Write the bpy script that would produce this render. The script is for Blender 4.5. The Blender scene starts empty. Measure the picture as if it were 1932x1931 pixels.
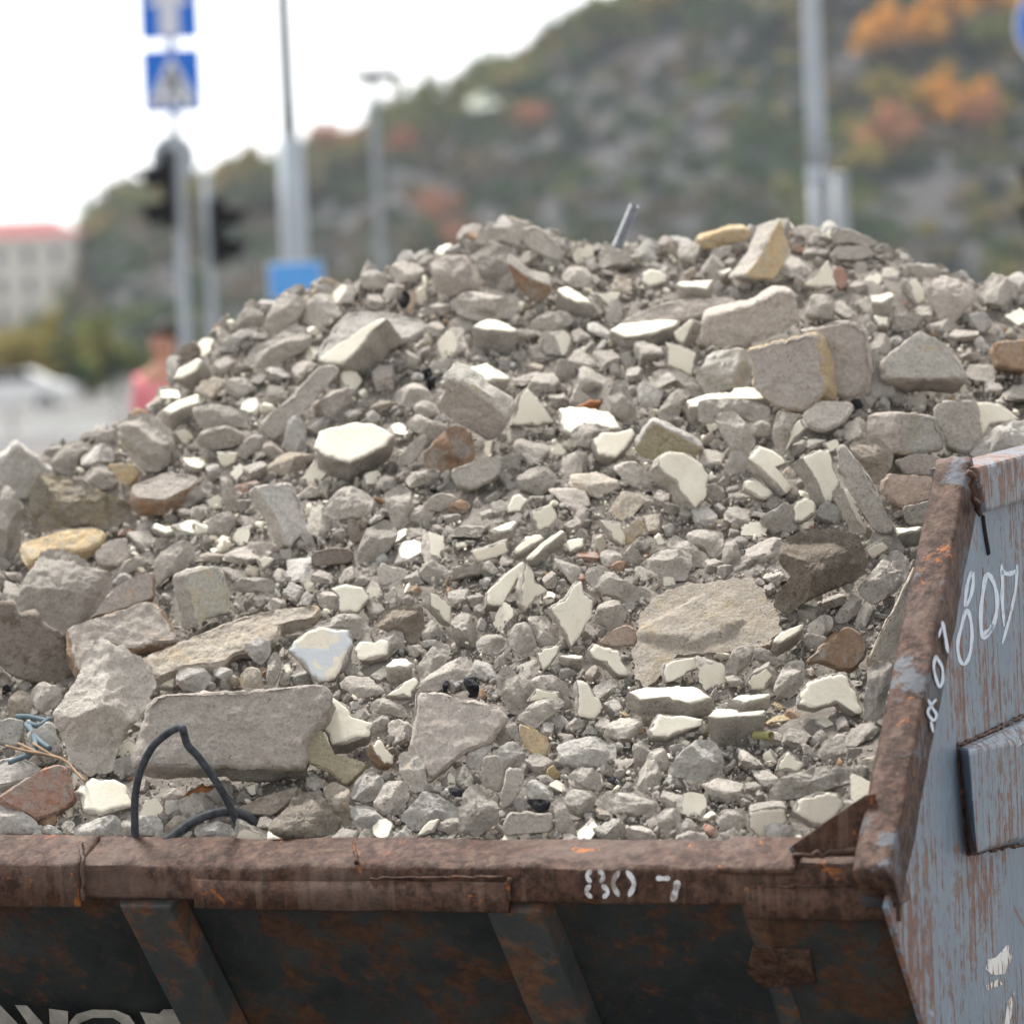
import bpy, bmesh, random
import numpy as np
from math import *
from mathutils import Vector, Matrix, noise
random.seed(7); rng = np.random.default_rng(7)
sc = bpy.context.scene
COL = sc.collection
# ------------------------------------------------------------------ camera frame
TT = .1412; HW = 966.0
CAM = np.array([0, 0, 1.70]); PITCH = atan((966-640)/966*TT); ROLL = radians(2.6)
_F = np.array([0, cos(PITCH), -sin(PITCH)]); _U0 = np.array([0, sin(PITCH), cos(PITCH)]); _X = np.array([1., 0, 0])
_R = _X*cos(ROLL)-_U0*sin(ROLL); _U = _U0*cos(ROLL)+_X*sin(ROLL)
def ray(u, v): return _F+(u-HW)/HW*TT*_R+(HW-v)/HW*TT*_U
def at(u, v, d): return CAM+d*ray(u, v)
def proj(P):
    q = np.asarray(P)-CAM; d = q@_F
    return HW+q@_R/d/TT*HW, HW-q@_U/d/TT*HW, d
def onplane(u, v, P0, n):
    r = ray(u, v); return CAM+r*(((P0-CAM)@n)/(r@n))
cam = bpy.data.cameras.new('camera'); co = bpy.data.objects.new('camera', cam); COL.objects.link(co)
M = Matrix(((_R[0], _U[0], -_F[0], CAM[0]), (_R[1], _U[1], -_F[1], CAM[1]), (_R[2], _U[2], -_F[2], CAM[2]), (0, 0, 0, 1)))
co.matrix_world = M
cam.sensor_width = 24; cam.sensor_fit = 'HORIZONTAL'; cam.lens = 12/TT; cam.clip_end = 5000; cam.clip_start = .1
cam.dof.use_dof = True; cam.dof.focus_distance = 5.5; cam.dof.aperture_fstop = 2.6
sc.camera = co
# ------------------------------------------------------------------ object helpers
def props(o, label=None, cat=None, group=None, kind=None):
    if label: o['label'] = label
    if cat: o['category'] = cat
    if group: o['group'] = group
    if kind: o['kind'] = kind
    return o
def link(name, me, mat=None, parent=None, mw=None, smooth=True):
    o = bpy.data.objects.new(name, me); COL.objects.link(o)
    for m in ([] if mat is None else mat if isinstance(mat, (list, tuple)) else [mat]): me.materials.append(m)
    if parent is not None: o.parent = parent
    if mw is not None: o.matrix_local = mw
    if smooth: me.polygons.foreach_set('use_smooth', [True]*len(me.polygons))
    return o
def meshd(name, vs, fs):
    me = bpy.data.meshes.new(name); me.from_pydata([tuple(map(float, v)) for v in vs], [], [tuple(f) for f in fs]); me.update(); return me
def empty(name, loc=(0, 0, 0), rz=0, **k):
    o = bpy.data.objects.new(name, None); COL.objects.link(o); o.location = loc; o.rotation_euler = (0, 0, rz); o.empty_display_size = .1
    return props(o, **k)
def bevel_mesh(name, vs, fs, w=.003, seg=2):
    me = meshd(name, vs, fs); bm = bmesh.new(); bm.from_mesh(me)
    bmesh.ops.remove_doubles(bm, verts=bm.verts, dist=1e-5); bmesh.ops.recalc_face_normals(bm, faces=bm.faces)
    if w > 0: bmesh.ops.bevel(bm, geom=[e for e in bm.edges if len(e.link_faces) == 2 and e.calc_face_angle(0) > .3], offset=w, segments=seg, affect='EDGES', profile=.6)
    bm.to_mesh(me); bm.free(); return me
def prism(name, poly, vec, w=.003):     # planar polygon (3-D points) extruded along vec
    n = len(poly); poly = [np.asarray(p, float) for p in poly]; vec = np.asarray(vec, float)
    vs = poly+[p+vec for p in poly]
    fs = [tuple(range(n)), tuple(range(2*n-1, n-1, -1))]+[(i, i+n, (i+1) % n+n, (i+1) % n) for i in range(n)]
    return bevel_mesh(name, vs, fs, w)
def boxm(name, c, ax, ay, az, w=.003):  # centre and three half-axis vectors
    c, ax, ay, az = map(lambda q: np.asarray(q, float), (c, ax, ay, az))
    return prism(name, [c-ax-ay-az, c+ax-ay-az, c+ax+ay-az, c-ax+ay-az], 2*az, w)
def tube(name, pts, r, mat=None, parent=None, seg=10, sub=5, rs=None):
    P = [Vector(p) for p in pts]; Q = []; Rr = []
    rs = rs or [r]*len(P)
    for i in range(len(P)-1):
        a, b, c, d = P[max(i-1, 0)], P[i], P[i+1], P[min(i+2, len(P)-1)]
        for k in range(sub):
            t = k/sub; Q.append(.5*((2*b)+(c-a)*t+(2*a-5*b+4*c-d)*t*t+(3*b-a-3*c+d)*t**3)); Rr.append(rs[i]*(1-t)+rs[i+1]*t)
    Q.append(P[-1]); Rr.append(rs[-1]); vs = []; fs = []; nrm = None
    for i, q in enumerate(Q):
        tg = (Q[min(i+1, len(Q)-1)]-Q[max(i-1, 0)]).normalized()
        if nrm is None: nrm = tg.orthogonal().normalized()
        nrm = (nrm-tg*nrm.dot(tg)).normalized(); bi = tg.cross(nrm)
        for k in range(seg):
            a = 2*pi*k/seg; vs.append(q+(nrm*cos(a)+bi*sin(a))*Rr[i])
    for i in range(len(Q)-1):
        for k in range(seg): fs.append((i*seg+k, i*seg+(k+1) % seg, (i+1)*seg+(k+1) % seg, (i+1)*seg+k))
    fs.append(tuple(range(seg-1, -1, -1))); fs.append(tuple((len(Q)-1)*seg+k for k in range(seg)))
    return link(name, meshd(name, vs, fs), mat, parent)
# ------------------------------------------------------------------ materials
class NT:
    def __init__(s, name):
        s.m = bpy.data.materials.new(name); s.m.use_nodes = True; s.t = s.m.node_tree; s.b = s.t.nodes['Principled BSDF']
        s.b.inputs['Specular IOR Level'].default_value = .25
        s.c = None
    def n(s, t, **k):
        x = s.t.nodes.new(t)
        for a, b in k.items(): setattr(x, a, b)
        return x
    def l(s, a, b): s.t.links.new(a, b)
    def coords(s, rnd=True, scale=(1, 1, 1), rot=(0, 0, 0), geo=False):
        g = s.n('ShaderNodeTexCoord'); mp = s.n('ShaderNodeMapping'); mp.inputs['Scale'].default_value = scale; mp.inputs['Rotation'].default_value = rot
        if geo: ge = s.n('ShaderNodeNewGeometry'); s.l(ge.outputs['Position'], mp.inputs[0])
        else: s.l(g.outputs['Object'], mp.inputs[0])
        if rnd:
            oi = s.n('ShaderNodeObjectInfo'); mu = s.n('ShaderNodeMath', operation='MULTIPLY'); mu.inputs[1].default_value = 37.
            s.l(oi.outputs['Random'], mu.inputs[0]); s.l(mu.outputs[0], mp.inputs['Location'])
        return mp.outputs[0]
    def noise(s, vec, scale, detail=4, rough=.55, dist=0):
        x = s.n('ShaderNodeTexNoise'); x.inputs['Scale'].default_value = scale; x.inputs['Detail'].default_value = detail
        x.inputs['Roughness'].default_value = rough; x.inputs['Distortion'].default_value = dist; s.l(vec, x.inputs['Vector']); return x.outputs[0]
    def ramp(s, fac, a, b, c0=0., c1=1.):
        x = s.n('ShaderNodeMapRange'); x.inputs[1].default_value = a; x.inputs[2].default_value = b; x.inputs[3].default_value = c0; x.inputs[4].default_value = c1
        s.l(fac, x.inputs[0]); return x.outputs[0]
    def mix(s, fac, a, b, mode='MIX'):
        x = s.n('ShaderNodeMix', data_type='RGBA', blend_type=mode)
        if isinstance(fac, (int, float)): x.inputs[0].default_value = fac
        else: s.l(fac, x.inputs[0])
        for i, q in ((6, a), (7, b)):
            if isinstance(q, tuple): x.inputs[i].default_value = (*q, 1)
            else: s.l(q, x.inputs[i])
        return x.outputs[2]
    def math(s, op, a, b=None):
        x = s.n('ShaderNodeMath', operation=op)
        for i, q in ((0, a), (1, b)):
            if q is None: continue
            if isinstance(q, (int, float)): x.inputs[i].default_value = q
            else: s.l(q, x.inputs[i])
        return x.outputs[0]
    def bump(s, h, dist, strength=1.):
        x = s.n('ShaderNodeBump'); x.inputs['Distance'].default_value = dist; x.inputs['Strength'].default_value = strength
        s.l(h, x.inputs['Height']); s.l(x.outputs[0], s.b.inputs['Normal'])
    def col(s, c, rough=.9):
        if isinstance(c, tuple): s.b.inputs['Base Color'].default_value = (*c, 1)
        else: s.l(c, s.b.inputs['Base Color'])
        if isinstance(rough, (int, float)): s.b.inputs['Roughness'].default_value = rough
        else: s.l(rough, s.b.inputs['Roughness'])
        return s.m
def stone_mat(name, c1, c2, acc=None, amt=.5, bump=.0016, dust=(.46, .422, .374), dusta=.35):
    k = NT(name); v = k.coords()
    n1 = k.noise(v, 24, 6, .65); n2 = k.noise(v, 190, 6, .75); n3 = k.noise(v, 620, 3, .7)
    c = k.mix(k.ramp(n1, .38, .62), c1, c2)
    if acc:
        a = k.noise(v, 31, 6, .65, .6); c = k.mix(k.ramp(a, 1-amt-.06, 1-amt+.06), c, acc)
    d = k.noise(v, 55, 6, .7); c = k.mix(k.ramp(d, .42, .66, 0, dusta), c, dust)
    c = k.mix(k.ramp(n2, .44, .66, 0, .62), c, tuple(x*.50 for x in c1))
    c = k.mix(k.ramp(n3, .56, .68, 0, .55), c, tuple(min(.75, x*1.55) for x in c1))
    vo = k.n('ShaderNodeTexVoronoi', feature='F1'); vo.inputs['Scale'].default_value = 120; k.l(v, vo.inputs['Vector'])
    pm = k.math('MULTIPLY', k.ramp(vo.outputs['Distance'], .08, .24, 1, 0), k.ramp(k.noise(v, 40, 2), .5, .6))
    c = k.mix(k.math('MULTIPLY', pm, .6), c, tuple(x*.3 for x in c1))
    oi = k.n('ShaderNodeObjectInfo'); hs = k.n('ShaderNodeHueSaturation'); k.l(k.ramp(oi.outputs['Random'], 0, 1, .82, 1.14), hs.inputs['Value']); k.l(c, hs.inputs['Color'])
    h = k.math('ADD', k.math('ADD', n2, k.math('MULTIPLY', n3, .3)), k.math('MULTIPLY', pm, -.5))
    h = k.math('ADD', h, k.math('MULTIPLY', k.noise(v, 70, 5, .65), 1.8))
    k.bump(h, bump*2.6)
    k.b.inputs['Specular IOR Level'].default_value = .1
    return k.col(hs.outputs[0], .95)
G0 = (.37, .335, .30)
MATS = {
 'g': stone_mat('grey_mortar', (.44, .402, .354), (.54, .498, .442)),
 'w': stone_mat('pale_mortar', (.49, .46, .42), (.58, .55, .51), dust=(.46, .43, .39)),
 'w2': stone_mat('ochre_stained_stone', (.50, .46, .40), (.60, .57, .52), (.62, .42, .17), .36, dust=(.46, .42, .36)),
 'p': stone_mat('dusty_brick', (.50, .44, .385), (.56, .505, .45), (.60, .45, .33), .34, dusta=.5, dust=(.50, .46, .41)),
 'p2': stone_mat('pink_clay', (.55, .42, .34), (.60, .46, .37), dust=(.5, .44, .38)),
 'y': stone_mat('ochre_clay', (.60, .44, .25), (.64, .50, .31), (.55, .48, .38), .42, dusta=.35),
 'z': stone_mat('cream_yellow_clay', (.62, .56, .42), (.56, .55, .50), (.64, .47, .25), .38, dusta=.2),
 'o': stone_mat('orange_clay', (.46, .27, .15), (.42, .28, .19), (.44, .38, .31), .46, dusta=.4),
 'o2': stone_mat('brown_clay', (.38, .24, .15), (.42, .30, .21), (.48, .44, .39), .42, dusta=.25),
 'r': stone_mat('red_clay', (.50, .25, .17), (.46, .33, .27), (.44, .39, .34), .47, dusta=.3),
 'd': stone_mat('dark_stained_shaded', (.26, .22, .18), (.34, .30, .26), (.17, .13, .10), .4, dusta=.2),
 'k': stone_mat('brown_rough', (.37, .31, .245), (.43, .37, .30), (.28, .23, .18), .4, bump=.004, dusta=.3),
 'k2': stone_mat('porous_sandy', (.46, .40, .33), (.54, .48, .40), (.34, .28, .22), .4, bump=.004, dusta=.2),
 's': stone_mat('sandy_stone', (.48, .415, .335), (.52, .47, .40), (.54, .43, .29), .4, dusta=.35),
 'q': stone_mat('pitted_ochre', (.42, .38, .33), (.48, .41, .28), (.22, .17, .10), .4, bump=.004, dusta=.15),
 'v': stone_mat('olive_clay', (.43, .38, .25), (.50, .45, .32), (.32, .27, .17), .4, dusta=.3),
 'c': stone_mat('charred', (.02, .02, .024), (.05, .05, .06), dusta=.06),
}
MATS['c'].node_tree.nodes['Principled BSDF'].inputs['Roughness'].default_value = .45
def paint_mat(name, base, base2, dirt=(.5, .46, .38), patch=None):
    k = NT(name); v = k.coords()
    c = k.mix(k.ramp(k.noise(v, 14, 4), .4, .6), base, base2)
    if patch: c = k.mix(k.ramp(k.noise(v, 26, 3, .5, .4), .53, .55), c, patch)
    c = k.mix(k.ramp(k.noise(v, 35, 6, .7), .52, .75, 0, .35), c, dirt)
    c = k.mix(k.ramp(k.noise(v, 420, 3, .7), .62, .70, 0, .6), c, (.32, .29, .25))
    c = k.mix(k.ramp(k.noise(v, 28, 9, .75, .4), .635, .65, 0, .9), c, (.47, .42, .36))
    c = k.mix(k.ramp(k.noise(v, 9, 5, .7), .45, .7, 0, .4), c, (.60, .54, .44))
    vo = k.n('ShaderNodeTexVoronoi', feature='DISTANCE_TO_EDGE'); vo.inputs['Scale'].default_value = 26
    wv = k.n('ShaderNodeVectorMath', operation='ADD'); nz = k.n('ShaderNodeTexNoise'); nz.inputs['Scale'].default_value = 60
    k.l(v, nz.inputs['Vector']); sc_ = k.n('ShaderNodeVectorMath', operation='SCALE'); sc_.inputs['Scale'].default_value = .02
    k.l(nz.outputs['Color'], sc_.inputs[0]); k.l(v, wv.inputs[0]); k.l(sc_.outputs[0], wv.inputs[1]); k.l(wv.outputs[0], vo.inputs['Vector'])
    cr = k.math('MULTIPLY', k.ramp(vo.outputs['Distance'], 0, .012, 1, 0), k.ramp(k.noise(v, 18, 2), .52, .58))
    c = k.mix(k.math('MULTIPLY', cr, .35), c, (.4, .37, .31))
    k.bump(k.math('ADD', k.noise(v, 120, 4), k.math('MULTIPLY', cr, -.5)), .0006)
    k.b.inputs['Specular IOR Level'].default_value = .3
    return k.col(c, .6)
CREAM = paint_mat('cream_paint', (.74, .70, .585), (.70, .65, .53))
BLUEP = paint_mat('blue_grey_paint', (.47, .49, .51), (.50, .52, .54), dirt=(.42, .41, .39), patch=(.62, .57, .46))
def dust_mat():
    k = NT('rubble_dust'); v = k.coords(False)
    n1 = k.noise(v, 9, 5, .6); n2 = k.noise(v, 160, 6, .75); n3 = k.noise(v, 600, 4, .7)
    c = k.mix(k.ramp(n1, .35, .65), (.25, .225, .195), (.34, .31, .275)); c = k.mix(k.ramp(n2, .4, .62, 0, .7), c, (.19, .165, .14))  # dust tones also darkened so the gaps between lumps look shadowed
    c = k.mix(k.ramp(n3, .58, .7, 0, .6), c, (.48, .45, .41))
    k.bump(k.math('ADD', n2, k.math('MULTIPLY', n3, .4)), .006); return k.col(c, 1.)
DUST = dust_mat()
def rust_mat(name, grey=.15, dark=1.):
    k = NT(name); v = k.coords(False)
    n = k.noise(v, 8, 8, .7); f = k.noise(v, 60, 8, .75); st = k.noise(k.coords(False, (45, 45, 6)), 1, 5, .6)
    D = lambda c: tuple(x*dark for x in c)
    c = k.mix(k.ramp(n, .40, .60), D((.078, .033, .018)), D((.105, .055, .038)))
    c = k.mix(k.ramp(f, .42, .56, 0, .85), c, D((.026, .012, .008)))
    c = k.mix(k.ramp(st, .52, .64, 0, .6), c, D((.15, .095, .066)))
    c = k.mix(k.ramp(k.noise(v, 5, 7, .75, .5), .52, .60, 0, .55), c, D((.12, .082, .066)))
    c = k.mix(k.ramp(k.noise(v, 18, 8, .75, .8), .61, .65, 0, .9), c, D((.36, .12, .025)))
    if grey > .05: c = k.mix(k.ramp(k.noise(v, 11, 7, .7, .3), .60-grey*.5, .65-grey*.5, 0, .8), c, D((.13, .15, .175)))
    c = k.mix(k.ramp(k.noise(v, 230, 5, .75), .64, .70, 0, .55), c, D((.34, .27, .22)))
    k.bump(k.math('ADD', k.noise(v, 20, 4, .6), k.math('MULTIPLY', f, .9)), .005)
    k.b.inputs['Specular IOR Level'].default_value = .22
    return k.col(c, k.ramp(f, .3, .7, .42, .7))
RUST = rust_mat('rusty_steel', .0); RUSTP = rust_mat('rusty_corner_steel', .12, 1.0)
def painted_steel(name, base, base2, rustamt, streak=(75, 75, 5), rot=(0, 0, 0), dark=1., spec=.25):
    k = NT(name); v = k.coords(False); vs = k.coords(False, streak, rot)
    s1 = k.noise(vs, 1, 6, .65); s2 = k.noise(vs, 3.3, 6, .7)
    big = k.noise(v, 3.2, 5, .6, .4)
    c = k.mix(k.ramp(big, .35, .65), base, base2)
    c = k.mix(k.ramp(s1, .45, .62, 0, .45), c, tuple(min(.8, x*1.45) for x in base))
    c = k.mix(k.ramp(s2, .5, .66, 0, .35), c, tuple(x*.55 for x in base))
    r = k.math('ADD', k.math('MULTIPLY', s1, .45), k.math('ADD', k.math('MULTIPLY', big, .40), k.math('MULTIPLY', k.noise(v, 40, 7, .75), .35)))
    r2 = k.ramp(r, .685-rustamt*.2, .735-rustamt*.2)
    rc = k.mix(k.ramp(k.noise(v, 55, 6, .75), .4, .6), tuple(x*dark for x in (.25, .115, .055)), tuple(x*dark for x in (.12, .055, .035)))
    c = k.mix(k.math('MULTIPLY', r2, .85), c, rc)
    sp = k.ramp(k.noise(v, 110, 6, .75), .62, .66, 0, .8); c = k.mix(sp, c, rc)
    w = k.n('ShaderNodeTexVoronoi', feature='DISTANCE_TO_EDGE'); w.inputs['Scale'].default_value = 1.; k.l(k.coords(False, (8, 8, 1.5), (.4, .2, .3)), w.inputs['Vector'])
    scm = k.math('MULTIPLY', k.ramp(w.outputs['Distance'], .0, .010, 1, 0), k.ramp(k.noise(v, 4, 3), .45, .52)); c = k.mix(scm, c, tuple(x*dark for x in (.16, .07, .04)))
    w2 = k.n('ShaderNodeTexVoronoi', feature='DISTANCE_TO_EDGE'); w2.inputs['Scale'].default_value = 1.; k.l(k.coords(False, (26, 26, 3), (.1, .3, -.2)), w2.inputs['Vector'])
    sc2 = k.math('MULTIPLY', k.ramp(w2.outputs['Distance'], .0, .018, 1, 0), k.ramp(k.noise(v, 9, 3), .54, .6)); c = k.mix(k.math('MULTIPLY', sc2, .7), c, tuple(min(.7, x*2.4) for x in base))
    k.bump(k.math('ADD', k.noise(v, 9, 4, .55), k.math('MULTIPLY', r2, -.08)), .005)
    k.b.inputs['Specular IOR Level'].default_value = spec
    return k.col(c, k.ramp(r2, 0, 1, .36, .7))
PLATE = painted_steel('blue_grey_painted_steel', (.145, .192, .245), (.195, .245, .295), .36)
RIBM = painted_steel('rusty_rib_steel', (.045, .050, .050), (.085, .088, .080), .58, (18, 18, 7), (.6, 0, .7), .7, .25)
BEAM = painted_steel('worn_beam_steel', (.16, .19, .225), (.23, .24, .26), .62)
UNDER = painted_steel('shade_darkened_steel', (.022, .026, .027), (.060, .064, .058), .50, (16, 16, 7), (.6, 0, .7), .45, .2)  # shade under the overhanging sill is darkened into this base colour
def plain(name, c, rough=.6, spec=.3, bump=0, var=.15, metal=0., scale=40):
    k = NT(name); v = k.coords(False); n = k.noise(v, scale, 4)
    cc = k.mix(k.ramp(n, .3, .7), tuple(x*(1-var) for x in c), tuple(min(1, x*(1+var)) for x in c))
    if bump: k.bump(n, bump)
    k.b.inputs['Specular IOR Level'].default_value = spec; k.b.inputs['Metallic'].default_value = metal
    return k.col(cc, rough)
def worn_white():
    k = NT('worn_white_paint'); v = k.coords(False)
    c = k.mix(k.ramp(k.noise(v, 40, 6, .7), .46, .60, 0, .8), (.58, .60, .61), (.16, .11, .09)); return k.col(c, .7)
WHITEP = worn_white()
# ---- every traced piece: kind, crop, outline, lean of its face, thickness, material, label, short name
CROPS = {'A':(0,0,900),'T':(850,0,850),'C':(1660,0,900),'D':(0,750,800),'E':(700,700,800),'F':(1400,500,800),
         'G':(1860,1000,700),'H':(0,1400,800),'I':(700,1400,800),'J':(1400,1300,800),'K':(1860,1650,700),'Z':(0,0,1931)}
ITEMS = []
def it(kind, crop, pts, lean=(0,.8), t=80, mat='g', label=None, short=None, lift=0.0, name=None):
    p = [float(x) for x in pts.replace(',', ' ').split()]
    ITEMS.append(dict(kind=kind, crop=crop, pts=list(zip(p[::2], p[1::2])), lean=lean, t=t, mat=mat, label=label, short=short, lift=lift, name=name))
# --- left flank
it('B','D','0,975 105,868 190,930 330,1045 240,1060 190,1130 165,1215 60,1190 0,1150',(.3,-.3),160,'w','pale grey masonry block tipped up at the left edge above the pitted block','pale tipped block')
it('L','D','235,1045 330,1048 540,1110 650,1165 745,1185 790,1290 740,1340 680,1400 560,1360 380,1375 240,1400 185,1340 175,1180 200,1100',(0,.2),200,'q','ochre-grey block with a pitted crumbling face at the left of the heap','pitted block',name='stone_block')
it('L','D','0,1110 60,1140 140,1220 165,1270 130,1370 130,1500 50,1580 -60,1560 -60,1120',(.3,.2),200,'g','large grey lump cut off by the left edge below the pale tipped block')
it('B','D','125,1465 400,1385 560,1372 630,1390 648,1430 560,1490 440,1510 330,1500 170,1585 140,1530',(0,1.0),110,'y','flat ochre-yellow brick lying under the pitted block','flat ochre brick',name='brick')
it('L','H','185,60 240,-30 300,-79 420,-50 530,10 640,70 672,130 640,210 530,330 440,400 400,450 330,440 240,370 225,310 110,330 105,220 150,150',(0,.35),220,'g','big rounded grey concrete lump with small holes, left, above the pink brick','big rounded lump',.012,name='concrete_lump')
it('L','D','760,700 850,682 940,710 1010,770 1050,850 1040,930 1000,1010 920,1030 840,1010 760,930 720,850 725,760',(0,.1),200,'g','round grey cobble-like lump on the left skyline','round cobble',.01,name='concrete_lump')
it('L','D','270,985 380,890 480,835 570,870 560,900 500,930 440,1050 380,1050 310,1000',(0,.5),120)
it('L','D','490,930 620,860 670,880 700,960 640,990 560,1010 490,1000',(0,.5),120,'w')
it('L','D','510,1030 600,975 680,1020 720,1100 690,1145 600,1140 520,1090',(0,.5),120)
it('B','D','645,990 790,985 830,1050 790,1110 740,1120 690,1050',(-.3,.1),90,'y','small ochre-orange brick piece below the round cobble','small ochre piece')
it('L','D','570,830 700,765 720,860 640,860',(0,.6),100)
it('P','D','1045,475 1080,410 1200,345 1232,370 1180,430 1100,480',(-.5,.6),110,'g','small cream plaster shard on the left skyline in front of the person in pink','skyline shard')
it('B','D','1070,300 1160,238 1215,300 1190,340 1120,375 1085,360',(0,.1),70,'d','small dark brown brick piece on top of the skyline shard')
it('P','D','970,670 1060,610 1200,565 1215,625 1150,640 1100,660 1020,695',(0,1),95,'g','cream-topped plaster shard lying flat beside the round cobble','flat cream shard')
it('L','D','1155,650 1300,630 1480,660 1500,700 1450,770 1340,765 1220,775 1170,720',(0,.4),110,'g',None,None,.01)
it('S','D','1185,820 1370,765 1490,830 1420,890 1300,905 1200,895',(0,-.3),100)
it('L','D','1470,370 1530,270 1640,240 1760,140 1850,160 1890,230 1850,300 1700,360 1620,420 1540,400',(0,.3),150,'g','long knobbly grey lump lying along the upper left slope','long knobbly lump',.015)
it('L','A','1520,1560 1630,1590 1640,1640 1600,1720 1480,1790 1420,1740 1440,1690 1480,1600',(.1,0),150,'g','upright grey lump standing on the left skyline below the blue sign','upright skyline lump')
it('L','A','1250,1730 1320,1635 1370,1650 1430,1700 1400,1750 1280,1770',(0,.3),100)
it('L','D','1305,290 1430,190 1540,155 1560,180 1480,240 1430,300 1340,310',(0,.5),90,'w')
it('S','D','1575,760 1620,690 1730,610 1940,389 2030,390 2055,430 1820,690 1740,770 1650,850',(.35,.25),90,'g','long narrow grey slab slanting across the upper left of the heap','slanting grey slab',.015)
it('P','D','1305,920 1430,925 1420,980 1380,1005 1330,1000',(0,-.2),50)
it('L','D','1420,910 1560,770 1600,790 1630,860 1520,930 1470,960',(0,.4),100)
it('L','D','1740,710 1800,690 1850,770 1840,870 1860,910 1780,940 1700,880 1720,820',(0,.2),80,'w','pale twisted mortar lump left of the great white shard','twisted pale lump',.01)
it('L','D','1070,1200 1140,1130 1270,1085 1290,1120 1240,1190 1130,1245 1080,1240',(0,.6),80)
it('L','D','1325,1040 1380,1020 1420,1150 1425,1240 1390,1275 1350,1240 1335,1130',(0,.2),70,'g','upright finger-like grey lump left of the tilted pale brick','finger lump',.01)
it('B','D','1540,1120 1650,1100 1760,1095 1830,1230 1860,1400 1740,1490 1650,1290',(.7,.55),120,'p','tilted pale brick with a grey shaded side, left of centre','tilted pale brick',.02,name='brick')
it('B','D','780,1120 1010,1030 1190,1060 1220,1090 1000,1210 800,1200',(0,1.1),150,'o','dusty slab with a red-brown side beside the pitted block','red-brown slab',name='brick')
it('S','D','1000,1205 1230,1050 1250,1070 1090,1200 1030,1225',(.2,.4),40,'g',None,None,.01)
it('L','D','870,1290 940,1220 985,1240 980,1290 900,1320')
it('P','D','985,1235 1050,1240 1030,1320 990,1310',(0,0),40)
it('L','D','1150,1250 1240,1220 1260,1280 1210,1330 1150,1330')
it('L','D','1250,1330 1310,1290 1400,1280 1425,1350 1370,1430 1260,1420',(0,.3),120)
it('P','D','930,1345 1040,1365 1080,1400 1000,1420 910,1380',(0,1),30)
it('L','D','820,1370 880,1325 930,1340 900,1400 830,1400')
it('B','D','565,1520 680,1440 760,1430 780,1540 720,1600 600,1600',(0,.5),90,'p','small pinkish brick piece right of the flat ochre brick')
it('L','D','670,1640 780,1560 900,1510 925,1560 800,1640 700,1670',(0,.6),70)
it('L','D','670,1700 740,1640 800,1660 790,1690 720,1740',(0,.6),60,'w')
it('S','H','540,350 680,170 790,100 925,60 935,220 700,310 560,345',(0,.3),150,'p','dusty grey brick wedged between the big rounded lump and the cream-faced brick','wedged brick',name='brick')
it('L','D','930,1600 960,1530 1060,1465 1120,1440 1165,1470 1180,1540 1150,1610 1000,1680 940,1750 928,1680',(.1,.1),120)
it('B','H','1110,75 1310,28 1345,60 1400,200 1400,320 1250,350 1200,425 1150,250',(.75,.1),190,'z','brick with a cream-yellow face and a grey shaded side, left of centre','cream-faced brick',.02,name='brick')
it('P','D','1545,1560 1600,1535 1655,1560 1630,1600 1580,1635',(0,.3),30)
it('L','H','1395,150 1450,105 1640,110 1670,150 1650,195 1400,185',(0,.3),80,'g',None,None,.015)
it('L','H','1640,70 1700,40 1740,100 1735,145 1680,150')
it('L','H','1400,270 1430,235 1465,290 1430,325')
it('L','H','1525,210 1600,200 1610,250 1560,285 1525,250')
it('L','H','1605,260 1680,220 1720,240 1690,300 1620,300')
it('S','H','860,580 1050,510 1240,430 1450,340 1700,290 1931,265 1931,330 1700,380 1690,470 1400,570 1350,620 1240,640 1070,650 940,710 900,640',(0,1.0),100,'s','long flat dusty slab sloping up behind the row of pale stones','long flat slab',name='stone_slab')
it('B','H','410,400 560,350 720,300 860,240 940,250 1060,440 1090,490 950,500 800,540 720,520 600,460 560,560 480,680 430,560',(.25,.7),130,'p','pinkish slab with an orange broken edge under the cream-faced brick','pink slab',name='brick')
it('L','H','580,465 680,500 740,510 850,580 935,740 900,800 880,880 770,1000 690,1160 700,1230 540,1300 440,1230 380,1080 330,980 310,920 400,790 470,700 510,600',(0,.4),260,'g','largest rough grey concrete lump, pointed at the top, left of the long dusty brick','pointed concrete lump',.02,name='concrete_lump')
it('B','H','890,860 930,815 1300,785 1700,762 1940,748 2015,800 1995,880 1860,1080 1835,1250 1400,1250 960,1250 810,1225 850,1050',(0,.35),330,'p','long intact dusty brick lying behind the black cable loop','long dusty brick',.01,name='brick')
it('B','H','-40,260 90,250 110,330 230,320 250,380 390,450 420,560 470,680 380,760 200,740 60,700 -40,620',(.2,-.1),150,'d','dark shaded slab face in the hollow at the left edge',None,-.02)  # the hollow's shade is put into its dark material
it('L','H','180,780 250,730 360,760 375,820 320,890 250,945 200,880',(0,.4),100)
it('L','H','50,830 120,780 200,820 205,910 140,950 50,930',(0,.4),100,'s')
it('L','H','-20,640 70,710 75,770 -20,760',(0,.5),80)
it('B','H','-40,960 60,950 150,960 140,1040 110,1130 -40,1090',(0,.4),80,'w')
it('B','H','160,1040 300,970 340,1040 385,1160 330,1170 190,1160',(0,.4),90,'w','pale plaster block under the thin grey wires at the left','wired pale block')
it('B','H','-30,1440 230,1270 370,1225 410,1260 470,1440 340,1530 210,1565 100,1500',(.2,.3),150,'r','pinkish-red brick piece with worn edges near the lower left corner of the heap','pinkish-red brick',.01,name='brick')
it('P','H','450,1395 550,1310 700,1330 770,1360 815,1480 600,1540 500,1510 490,1410',(0,.7),35,'g','cracked cream plaster shard left of the foot of the black cable','cream shard by the cable',.015)
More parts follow.
